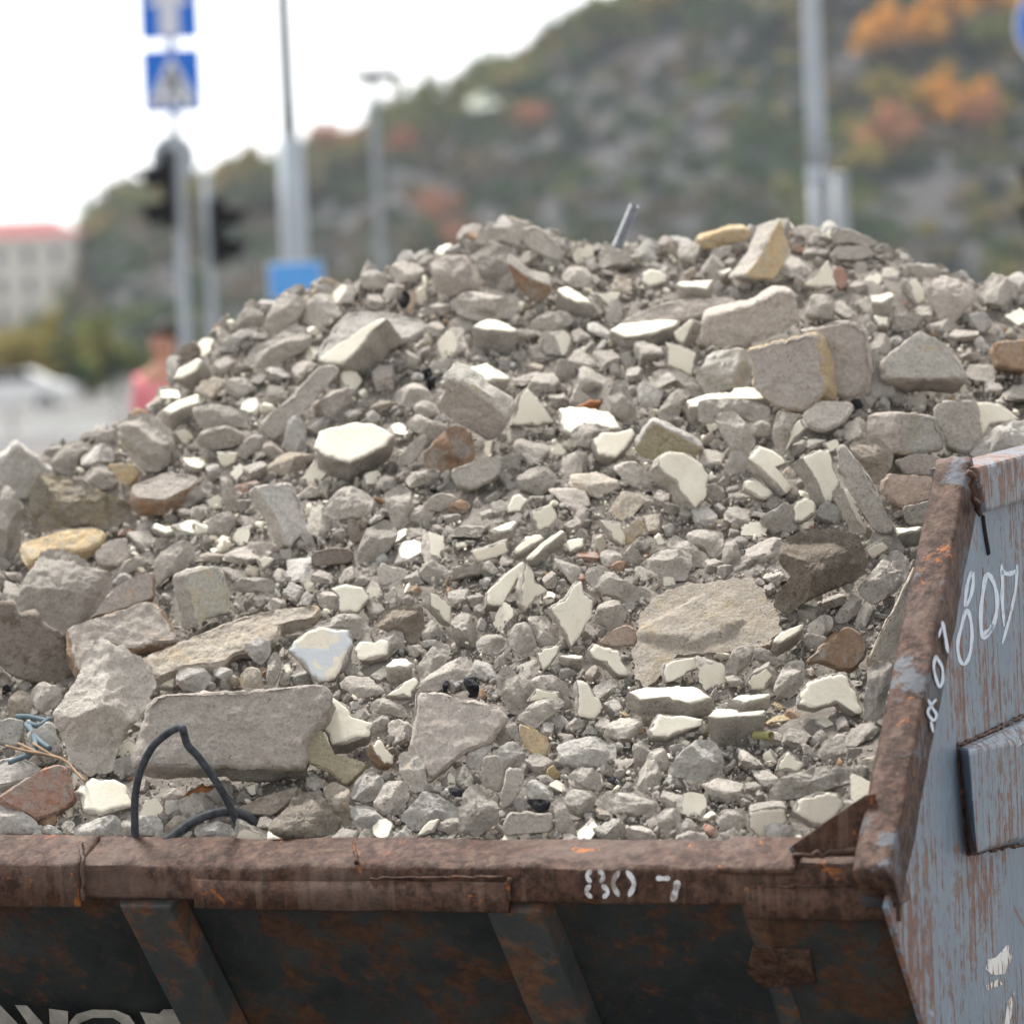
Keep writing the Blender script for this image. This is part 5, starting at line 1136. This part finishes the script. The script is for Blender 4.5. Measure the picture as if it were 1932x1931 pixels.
TREES = [(1640, 118, 44, 'o', 'orange tree left of the big orange grove high on the right of the hill'), (1712, 92, 46, 'o', 'lower left tree of the big orange grove at upper right'), (1762, 52, 50, 'o', 'middle tree of the big orange grove at upper right'), (1815, 30, 46, 'o', 'orange tree right of the middle of the upper right grove'), (1872, 22, 46, 'o', 'orange tree at the right end of the upper right grove, beside the round sign'),
         (1860, 92, 40, 'l', 'yellow-green tree left of the round blue sign'), (1668, 185, 36, 'y', 'yellow tree below the lone orange tree on the right of the hill'), (1795, 212, 44, 'o', 'orange tree in the middle of the lower orange band at the right'), (1738, 212, 38, 'y', 'yellow tree at the top of the lower band at the right'), (1672, 262, 38, 'r', 'russet tree at the lower left end of the lower autumn band'), (1858, 222, 36, 'r', 'russet tree at the right end of the lower autumn band'),
         (1625, 318, 36, 'y', 'yellow tree right of the big grey lamp post'), (1012, 236, 26, 'r', 'russet bush in the middle of the bare cliff'), (826, 405, 28, 'r', 'russet bush low on the cliff right of the slim far lamp'), (754, 292, 26, 'r', 'reddish bush just right of the slim far lamp post'), (884, 452, 24, 'r', 'russet bush touching the skyline of the rubble, left of its peak'), (1235, 22, 36, 'y', 'yellow tree near the top edge above the cliff'), (1120, 52, 36, 'l', 'yellow-green tree on the ridge near the top edge'), (604, 290, 26, 'r', 'reddish tree on the ridge right of the light pole'), (790, 205, 32, 'l', 'pale yellow-green tree on the ridge right of the slim far lamp'), (470, 332, 32, 'y', 'yellowish tree on the ridge left of the light pole')]
for i, (u, v, r, c, lab) in enumerate(TREES):
    d = hill(u, v)-9; R = r*d*TT/HW; tree(hillpt(u, v+r*.7, 1.5), R*1.15, c, lab, i, 'autumn_tree', 'autumn trees on the hill')
# the rest of the wood on the hill reads as one mass
VV = []; cols = {}
def dens(u, v):
    vc = np.interp(u, hu, hv); k = .6
    if v-vc < 70: k = .95
    if 940 < u < 1400 and 90 < v < 440: k = .5
    if 640 < u < 940 and 260 < v < 470 and v-vc > 70: k = .42
    if 1690 < u < 1850 and 330 < v < 470: k = .12
    if 1400 < u < 1700: k = .9
    if u > 1850: k = .9
    if u < 640 and v-vc > 90: k = .42
    if v < -30: k = .8
    return k
for _ in range(6500):
    u = rng.uniform(-100, 2300); vc = float(np.interp(u, hu, hv)); v = rng.uniform(vc-4, VH0) if rng.random() < .75 else vc+abs(rng.normal())*30
    if v > VH0 or rng.random() > dens(u, v): continue
    nz_ = noise.fractal(Vector((u*.006, v*.006, 1.7)), 1, 2, 3)
    q = rng.random(); ridge = v-vc < 60
    c = ('l' if q < .3 else 'g' if q < .62 else 'y' if q < .82 else 'b' if q < .97 else 'r') if ridge else (('g' if q < .35 else 'd' if q < .75 else 'l' if q < .88 else 'b') if nz_ > -.05 else ('b' if q < .4 else 'd' if q < .75 else 'g'))
    if u > 1400 and not ridge and q > .86: c = 'y'
    d = hill(u, v)-5; R = rng.uniform(14, 32)*d*TT/HW; P = hillpt(u, v+5, 1.0)
    V = CR[rng.integers(6)]; a = rng.uniform(0, 6.28); ca, sa = cos(a), sin(a); Vr = V @ np.array([[ca, sa, 0], [-sa, ca, 0], [0, 0, 1]]); cols.setdefault(c, []).append(Vr[:1040]*R+P)
V = []; MI = []; order = list(cols)
for k, c in enumerate(order):
    A = np.concatenate(cols[c]); V.append(A); MI.append(np.full(len(A)//4, k))
V = np.concatenate(V); MI = np.concatenate(MI); me = bpy.data.meshes.new('hillside_wood'); nf = len(V)//4
me.vertices.add(len(V)); me.vertices.foreach_set('co', V.ravel()); me.loops.add(nf*4); me.loops.foreach_set('vertex_index', np.arange(nf*4, dtype=np.int32)); me.polygons.add(nf); me.polygons.foreach_set('loop_start', np.arange(0, nf*4, 4, dtype=np.int32)); me.polygons.foreach_set('loop_total', np.full(nf, 4, dtype=np.int32))
for c in order: me.materials.append(LM[c])
me.polygons.foreach_set('material_index', MI.astype(np.int32)); me.update()
o = bpy.data.objects.new('hillside_wood', me); COL.objects.link(o); props(o, 'green and brown autumn woodland covering the rocky hill', 'woodland', kind='stuff')
# shrubs at the foot of the building
for i, (u, v, r, c, lab) in enumerate([(35, 652, 34, 'y', 'yellow shrub at the left edge below the pale building'), (95, 640, 38, 'y', 'yellow-orange shrub below the pale building, right of the other yellow one'), (118, 668, 30, 'g', 'dark green shrub below the yellow-orange shrub'), (215, 640, 40, 'l', 'light green shrub between the building and the person in pink'), (165, 662, 24, 'd', 'small dark shrub between the green ones')]):
    d = 150.; R = r*d*TT/HW; P = at(u, v, d); tree((P[0], P[1], 0), (max(P[2], 1.2)+R*.6)/2.0, c, lab, i, 'shrub', 'shrubs by the road', 'shrub', trunk=True)
# pale terrace roof on the slope
d = hill(940, 165)-12; P = [at(880, 190, d), at(985, 142, d+14), at(992, 165, d+14), at(960, 196, d), at(888, 208, d-2)]
o = link('terrace_wall', prism('terrace_wall', P, (0, 6, -1), .05), plain('terrace_pale', (.42, .45, .38), .8), smooth=False); props(o, 'pale slanting terrace wall on the upper slope of the hill', 'wall')
# ------------------------------------------------------------------ building far left
def building():
    d = 420.; px = d*TT/HW; P = at(150, 640, d); t = empty('building', (P[0], P[1], 0), label='long pale building with a red roof at the left edge', cat='building'); zc = at(100, 447, d)[2]; zr = at(100, 414, d+6)[2]; Wd = 34.; Dp = 14.
    wallm = plain('pale_render', (.66, .62, .55), .9, var=.06, scale=.4); roofm = plain('red_roof', (.22, .045, .038), .8, scale=2.); dk = plain('window_dark', (.09, .10, .12), .3); wf = plain('window_surround', (.68, .66, .63), .8)
    def mk(me, m, par=t):
        o = link(me.name, me, m, par, smooth=False); return o
    mk(boxm('wall', (-Wd/2, Dp/2, zc/2), (Wd/2, 0, 0), (0, Dp/2, 0), (0, 0, zc/2), 0), wallm)
    mk(boxm('cornice', (-Wd/2, -.25, zc-.25), (Wd/2+.4, 0, 0), (0, .25, 0), (0, 0, .3), .02), wf)
    mk(bevel_mesh('roof', [(.7, -.7, zc+.06), (-Wd-.7, -.7, zc+.06), (-Wd-.7, Dp+.7, zc+.06), (.7, Dp+.7, zc+.06), (-3.2, Dp/2, zr), (-Wd+4, Dp/2, zr)], [(0, 1, 5, 4), (2, 3, 4, 5), (0, 4, 3), (1, 2, 5), (0, 3, 2, 1)], 0), roofm)
    for r in range(4):
        for c in range(9):
            x = -2.2-c*3.3; z = zc-2.2-r*3.3
            if z < 1: continue
            w = mk(boxm('window', (x, -.04, z), (.62, 0, 0), (0, .06, 0), (0, 0, .95), 0), wf); mk(boxm('pane', (x, -.12, z), (.48, 0, 0), (0, .03, 0), (0, 0, .82), 0), dk, w)
building()
# ------------------------------------------------------------------ street furniture
GALV = plain('galvanised_steel', (.36, .40, .44), .5, .4, var=.08, scale=6); GALD = plain('grey_post', (.27, .29, .31), .5, .4, var=.08, scale=6)
BLUE = plain('sign_blue', (.004, .14, .60), .5, .4, var=.03); SBLUE = plain('pale_sign_blue', (.10, .34, .74), .5); WH = plain('sign_white', (.62, .64, .70), .6, var=.03); BLK = plain('signal_black', (.012, .012, .013), .6, .1); HOOD = plain('hood_black', (.016, .016, .018), .6, .1)
def base_at(u, v, d): p = at(u, v, d); return float(p[0]), float(p[1])
def cyl(name, a, b, r0, r1, mat, par): return tube(name, [a, tuple((np.array(a)+np.array(b))/2), b], r0, mat, par, 16, 2, [r0, (r0+r1)/2, r1])
def zat(v, u, d): return float(at(u, v, d)[2])
D1 = 36.; x, y = base_at(338, 400, D1)
pole = empty('signpost', (x, y, 0), label='grey signpost with two square blue signs and traffic light at the left', cat='signpost')
cyl('post', (0, 0, 0), (0, 0, zat(-200, 330, D1)), .055, .045, GALV, pole)
px1 = D1*TT/HW
def sign(par, zc, half, marks):
    p = link('sign_panel', boxm('sign_panel', (0, -.07, zc), (half, 0, 0), (0, .008, 0), (0, 0, half*1.08), .006), BLUE, par, smooth=False)
    for nm, m, polys in marks:
        V = []; Fc = []
        for P in polys: Fc.append(tuple(range(len(V), len(V)+len(P)))); V += [(a*half, -.082-(.002 if m is BLK else 0), zc+b*half) for a, b in P]
        me = meshd(nm, V, Fc); link(nm, me, m, p, smooth=False)
    link('bracket', boxm('bracket', (0, -.055, zc+half*.6), (.07, 0, 0), (0, .01, 0), (0, 0, .015), .002), GALD, p, smooth=False)
zA = zat(18, 323, D1); zB = zat(155, 329, D1)
sign(pole, zA, 55*px1, [('arrow', WH, [[(-.84, .12), (0, .98), (.84, .12), (.34, .12), (.34, -1.0), (-.34, -1.0), (-.34, .12)]])])
circ = lambda cx, cy, r: [(cx+r*cos(a*pi/8), cy+r*sin(a*pi/8)) for a in range(16)]
sign(pole, zB, 55*px1, [('white_triangle', WH, [[(-.92, -.9), (.92, -.9), (0, .92)]]), ('walker', BLK, [circ(.02, .36, .09), [(-.08, .24), (.1, .24), (.16, -.08), (-.08, -.08)], [(-.08, -.08), (.04, -.08), (-.16, -.52), (-.28, -.5)], [(.02, -.08), (.16, -.08), (.28, -.5), (.16, -.54)], [(-.08, .2), (-.04, .12), (-.26, -.02), (-.3, .06)], [(.1, .2), (.28, .02), (.24, -.05), (.06, .1)], [(-.62, -.62), (-.5, -.62), (-.62, -.82), (-.76, -.82)], [(-.3, -.62), (-.18, -.62), (-.22, -.82), (-.38, -.82)], [(.06, -.62), (.18, -.62), (.2, -.82), (.04, -.82)], [(.4, -.62), (.52, -.62), (.62, -.82), (.48, -.82)]])])
zD = zat(300, 322, D1); o = link('round_sign_back', prism('round_sign_back', [(.0+.225*cos(a*pi/12)-.04, .07, zD+.25*sin(a*pi/12)) for a in range(24)], (0, .008, 0), .002), GALV, pole, smooth=False)
def signal(name, par, xo, z0, z1, dirx, hoods, hl, w=.12):
    h = link(name, boxm(name, (xo, 0, (z0+z1)/2), (w/2, 0, 0), (0, .15, 0), (0, 0, (z1-z0)/2), .015), BLK, par, smooth=False)
    for z in hoods:                                       # half-round visor
        vs = []; fs = []
        for s in (0, 1):
            for k in range(13):
                a = pi*(k/12*1.4-.2); L_ = s*hl*(.5+.5*max(0, sin(a))); vs.append((xo+dirx*(w/2+L_), 0.125*cos(a), z+.125*sin(a)-.03*s))
        for k in range(12): fs.append((k, k+1, k+14, k+13))
        me = meshd('visor', vs, fs); o = link('visor', me, HOOD, h); m = o.modifiers.new('s', 'SOLIDIFY'); m.thickness = .004
        link('lens', prism('lens', [(xo+dirx*w/2, .085*cos(a*pi/8), z+.085*sin(a*pi/8)) for a in range(16)], (dirx*.01, 0, 0), .002), plain('lens_'+name, (.05, .06, .05), .2), h, smooth=False)
signal('signal_head', pole, -.085, zat(432, 320, D1), zat(283, 320, D1), -1, [zat(335, 300, D1), zat(405, 300, D1)], .32)
x2, y2 = base_at(392, 400, D1+1)
pole2 = empty('traffic_light', (x2, y2, 0), label='black traffic light with hoods to the right, on a thin post beside the signpost', cat='traffic light')
cyl('post', (0, 0, 0), (0, 0, zat(325, 388, D1+1)), .04, .035, GALV, pole2)
signal('signal_head', pole2, .105, zat(500, 410, D1+1), zat(374, 405, D1+1), 1, [zat(410, 440, D1+1), zat(472, 440, D1+1)], .27)
# light pole with a blue plate at its foot
dL = 30.; x, y = base_at(553, 400, dL); lp = empty('light_pole', (x, y, 0), label='tall tapering grey light pole left of the heap, thick below and thin above', cat='light pole')
zj = zat(268, 540, dL); cyl('lower_pole', (0, 0, 0), (0, 0, zj), .125, .105, GALV, lp); cyl('upper_pole', (0, 0, zj), (0, 0, zat(-150, 520, dL)), .064, .056, GALD, lp); cyl('collar', (0, 0, zj-.02), (0, 0, zj+.14), .09, .038, GALV, lp)
link('service_door', boxm('service_door', (0, -.095, 1.), (.05, 0, 0), (0, .01, 0), (0, 0, .2), .004), GALD, lp, smooth=False)
dS = 27.; x, y = base_at(558, 530, dS); sg = empty('direction_sign', (x, y, 0), label='small sky-blue rectangular sign at the skyline below the light pole', cat='sign')
zS = zat(530, 558, dS); hw_ = 49*dS*TT/HW; hh = 33*dS*TT/HW; link('sign_panel', boxm('sign_panel', (0, 0, zS), (hw_, 0, 0), (0, .01, 0), (0, 0, hh), .01), SBLUE, sg, smooth=False); cyl('post', (0, .05, 0), (0, .05, zS+hh*.8), .03, .03, GALV, sg)
o = link('sign_rim', boxm('sign_rim', (0, .006, zS), (hw_+.012, 0, 0), (0, .006, 0), (0, 0, hh+.012), .003), WH, sg, smooth=False)
dR = 25.; x, y = base_at(1542, 300, dR); lp2 = empty('light_pole', (x, y, 0), label='thick grey light pole rising behind the crest at the right', cat='light pole'); cyl('lower_pole', (0, 0, 0), (0, 0, zat(330, 1540, dR)), .080, .076, GALD, lp2); cyl('upper_pole', (0, 0, zat(330, 1540, dR)), (0, 0, zat(-200, 1520, dR)), .072, .055, GALV, lp2); cyl('collar', (0, 0, zat(345, 1540, dR)), (0, 0, zat(318, 1540, dR)), .085, .074, GALV, lp2)
x, y = base_at(1586, 400, dR-1); bo = empty('short_post', (x, y, 0), label='short grey post just right of the thick light pole', cat='post'); cyl('post', (0, 0, 0), (0, 0, zat(335, 1580, dR-1)), .058, .055, GALD, bo); cyl('cap', (0, 0, zat(335, 1580, dR-1)), (0, 0, zat(326, 1580, dR-1)), .057, .04, GALD, bo)
dF_ = 90.; x, y = base_at(714, 400, dF_); fl = empty('street_lamp', (x, y, 0), label='slim far street lamp with a flat head against the white sky', cat='street lamp'); zF = zat(153, 716, dF_); cyl('post', (0, 0, 0), (0, 0, zF), .10, .09, GALD, fl)
link('lamp_head', prism('lamp_head', [(.6*cos(a*pi/10)+.1, .6*sin(a*pi/10), zF) for a in range(20)], (0, 0, .22), .03), HOOD, fl, smooth=False)
dQ = 24.; x, y = base_at(1998, 60, dQ); rs_ = empty('round_sign_post', (x, y, 0), label='round blue road sign with a pale rim above a traffic light at the right edge', cat='road sign'); zQ = zat(50, 1996, dQ); cyl('post', (0, 0, 0), (0, 0, zQ+.4), .045, .04, GALV, rs_)
disc = lambda nm, r, y0, m, par: link(nm, prism(nm, [(r*cos(a*pi/24), y0, zQ+r*sin(a*pi/24)) for a in range(48)], (0, .008, 0), .001), m, par, smooth=False)
rp = disc('sign_rim', .305, -.07, WH, rs_); disc('sign_panel', .278, -.08, BLUE, rp)
signal('signal_head', rs_, -.09, zat(460, 1980, dQ), zat(300, 1980, dQ), -1, [zat(338, 1950, dQ), zat(412, 1950, dQ)], .17)
# ------------------------------------------------------------------ barrier, car
WCON = plain('white_concrete', (.66, .65, .62), .8, var=.08, scale=3)
x, y = base_at(0, 800, 80.)
for k in range(3):
    u_ = 215-k*195; a = at(u_, 800, 80.); Lh = 90*80*TT/HW; c = (float(a[0])-Lh, float(a[1]), 0)
    b = empty('barrier', c, label=['right-hand low white concrete barrier behind the left flank of the heap', 'second low white concrete barrier from the right', 'low white concrete barrier cut by the left edge'][k], cat='barrier', group='low white barriers')
    link('barrier_block', prism('barrier_block', [(-Lh, -.28, 0), (-Lh, .28, 0), (-Lh, .25, .12), (-Lh, .10, .30), (-Lh, .08, .62), (-Lh, -.08, .62), (-Lh, -.10, .30), (-Lh, -.25, .12)], (2*Lh, 0, 0), .02), WCON, b, smooth=False)
    link('joint', boxm('joint', (Lh+.02, 0, .35), (.02, 0, 0), (0, .03, 0), (0, 0, .2), .004), GALD, b, smooth=False)
def car(px_u, d, label, body=(.70, .70, .70)):
    a = at(px_u, 700, d); c = empty('parked_car', (float(a[0])-2.15, float(a[1]), 0), label=label, cat='car', group='white cars parked on the road')
    bm_ = plain('car_paint', body, .25, .6, var=.01); gl = plain('car_glass', (.03, .035, .04), .08, .6); ty = plain('tyre', (.02, .02, .02), .8); rim = plain('rim', (.35, .35, .36), .3, .6)
    sidep = [(-2.1, .28), (-2.15, .62), (-1.95, .82), (-1.15, .92), (-.55, 1.36), (.75, 1.42), (1.55, 1.0), (2.05, .92), (2.15, .6), (2.1, .28)]
    vs = []; fs = []; nn_ = len(sidep)
    for s, ins in ((-.86, 0), (-.8, 1), (.8, 1), (.86, 0)):
        for x_, z_ in sidep: vs.append((x_, s if not (z_ > 1 and abs(s) > .8) else s*.8, z_))
    for r in range(3):
        for k in range(nn_): fs.append((r*nn_+k, r*nn_+(k+1) % nn_, (r+1)*nn_+(k+1) % nn_, (r+1)*nn_+k))
    fs.append(tuple(range(nn_))); fs.append(tuple(3*nn_+k for k in range(nn_)))
    link('body', bevel_mesh('body', vs, fs, .03), bm_, c, smooth=True)
    for s in (-1, 1):
        for P in ([(-1.0, .95), (-.5, 1.3), (.05, 1.33), (.05, .97)], [(.12, .97), (.12, 1.33), (.7, 1.35), (1.3, 1.0)]): link('window', prism('window', [(x_, s*.80, z_) for x_, z_ in P], (0, s*.035, 0), .004), gl, c, smooth=False)
        for x_ in (-1.35, 1.35):
            w = link('wheel', prism('wheel', [(x_+.31*cos(a*pi/12), s*.72, .31+.31*sin(a*pi/12)) for a in range(24)], (0, s*.17, 0), .02), ty, c, smooth=False); link('rim', prism('rim', [(x_+.19*cos(a*pi/10), s*.89, .31+.19*sin(a*pi/10)) for a in range(20)], (0, s*.012, 0), .003), rim, w, smooth=False)
        link('headlight', boxm('headlight', (2.12, s*.62, .72), (.02, 0, 0), (0, .16, 0), (0, 0, .07), .01), plain('lamp_glass', (.8, .8, .82), .1, .6), c, smooth=False)
    return c
car(135, 118., 'white parked car seen side on at the left edge, blurred')
# ------------------------------------------------------------------ person in pink
def person():
    d = 26.; P = at(312, 700, d); root = empty('person', (float(P[0]), float(P[1]), 0), label='person in a pink top standing far behind the left flank of the heap', cat='person')
    J = [(0, 0, .95), (0, .0, 1.12), (0, -.01, 1.30), (0, 0, 1.42), (0, .005, 1.50), (-.01, -.005, 1.60), (-.01, -.01, 1.68),
         (.10, 0, .90), (.11, -.03, .50), (.11, .02, .09), (.13, -.12, .04), (-.10, 0, .90), (-.11, .02, .50), (-.12, .06, .09), (-.13, -.06, .04),
         (.17, 0, 1.38), (.22, .02, 1.12), (.21, -.10, .90), (.20, -.15, .83), (-.17, 0, 1.38), (-.23, .02, 1.12), (-.22, -.08, .90), (-.21, -.12, .83)]
    E_ = [(0, 1), (1, 2), (2, 3), (3, 4), (4, 5), (5, 6), (0, 7), (7, 8), (8, 9), (9, 10), (0, 11), (11, 12), (12, 13), (13, 14), (3, 15), (15, 16), (16, 17), (17, 18), (3, 19), (19, 20), (20, 21), (21, 22)]
    Rd = [(.155, .11), (.14, .10), (.165, .11), (.13, .085), (.052, .052), (.078, .095), (.074, .09), (.09, .09), (.06, .06), (.04, .045), (.035, .03), (.09, .09), (.06, .06), (.04, .045), (.035, .03), (.062, .062), (.043, .043), (.03, .03), (.035, .02), (.062, .062), (.043, .043), (.03, .03), (.035, .02)]
    def skin(name, idx, grow, mat):
        m = {j: i for i, j in enumerate(idx)}; me = bpy.data.meshes.new(name); me.from_pydata([J[j] for j in idx], [(m[a], m[b]) for a, b in E_ if a in m and b in m], [])
        o = bpy.data.objects.new(name, me); COL.objects.link(o); o.parent = root; o.modifiers.new('k', 'SKIN')
        for j in idx: v = me.skin_vertices[0].data[m[j]]; v.radius = tuple(x+grow for x in Rd[j]); v.use_root = (j == idx[0])
        s = o.modifiers.new('s', 'SUBSURF'); s.levels = s.render_levels = 2; me.materials.append(mat); return o
    skin('body', list(range(23)), 0, plain('skin_tone', (.48, .25, .17), .6)); skin('shirt', [0, 1, 2, 3, 15, 16, 19, 20], .014, plain('pink_cloth', (.74, .24, .27), .9)); skin('trousers', [0, 7, 8, 9, 11, 12, 13], .014, plain('dark_cloth', (.05, .06, .09), .9))
    hs = []; v_, f_ = I3
    me = meshd('hair', [(a*.083-.005, b*.10+.018, c*.09+1.68) for a, b, c in v_], [f for f in f_ if np.mean(v_[list(f)], 0)[2] > .1 or np.mean(v_[list(f)], 0)[1] > .25]); o = link('hair', me, plain('dark_hair', (.04, .03, .025), .7), root); mm = o.modifiers.new('s', 'SOLIDIFY'); mm.thickness = .012
    for s in (-1, 1): link('eye', meshd('eye', [(a*.011+s*.03-.01, b*.008-.098, c*.009+1.635) for a, b, c in v_], f_), BLK, root)
    link('nose', meshd('nose', [(a*.011-.01, b*.018-.105, c*.02+1.605) for a, b, c in v_], f_), bpy.data.materials['skin_tone'], root)
    link('mouth', meshd('mouth', [(a*.024-.01, b*.006-.094, c*.006+1.565) for a, b, c in v_], f_), plain('lips', (.35, .12, .10), .6), root)
    for s in (-1, 1): link('ear', meshd('ear', [(a*.012+s*.085-.01, b*.02, c*.03+1.62) for a, b, c in v_], f_), bpy.data.materials['skin_tone'], root)
    root.rotation_euler = (0, 0, radians(-25)); root.scale = (1.1, 1.1, 1.1)
person()
# ------------------------------------------------------------------ air, light, sky
HAZE = .0002
if HAZE > 0:
    me = boxm('haze', (0, 330, 70), (900, 0, 0), (0, 350, 0), (0, 0, 71.5), 0); m = bpy.data.materials.new('haze'); m.use_nodes = True; nt = m.node_tree; nt.nodes.remove(nt.nodes['Principled BSDF'])
    pv = nt.nodes.new('ShaderNodeVolumePrincipled'); pv.inputs['Color'].default_value = (.80, .86, .95, 1); pv.inputs['Density'].default_value = HAZE; pv.inputs['Anisotropy'].default_value = .2; nt.links.new(pv.outputs[0], nt.nodes['Material Output'].inputs['Volume'])
    o = link('haze', me, m, smooth=False); props(o, 'thin pale haze in the air', 'haze', kind='stuff')
EL, AZ = radians(62), radians(-28)       # sun behind the heap, a little to the left
sun = bpy.data.lights.new('sun', 'SUN'); sun.energy = SUN_E; sun.angle = radians(14); sun.color = (1, .97, .92); so = bpy.data.objects.new('sun', sun); COL.objects.link(so)
dv = Vector((sin(AZ)*cos(EL), cos(AZ)*cos(EL), sin(EL))); so.rotation_euler = dv.to_track_quat('Z', 'Y').to_euler(); so.location = (0, 0, 20)
w = bpy.data.worlds.new('World'); sc.world = w; w.use_nodes = True; nt = w.node_tree; bg = nt.nodes['Background']; sky = nt.nodes.new('ShaderNodeTexSky'); sky.sky_type = 'NISHITA'; sky.sun_disc = False; sky.sun_elevation = EL; sky.sun_rotation = AZ; sky.dust_density = 1.; sky.air_density = 1.
hs = nt.nodes.new('ShaderNodeHueSaturation'); hs.inputs['Saturation'].default_value = .07; nt.links.new(sky.outputs[0], hs.inputs['Color']); nt.links.new(hs.outputs[0], bg.inputs['Color']); bg.inputs['Strength'].default_value = SKY_S
sc.view_settings.view_transform = 'Standard'; sc.view_settings.look = 'None'; sc.view_settings.exposure = EXPO; sc.view_settings.gamma = 1
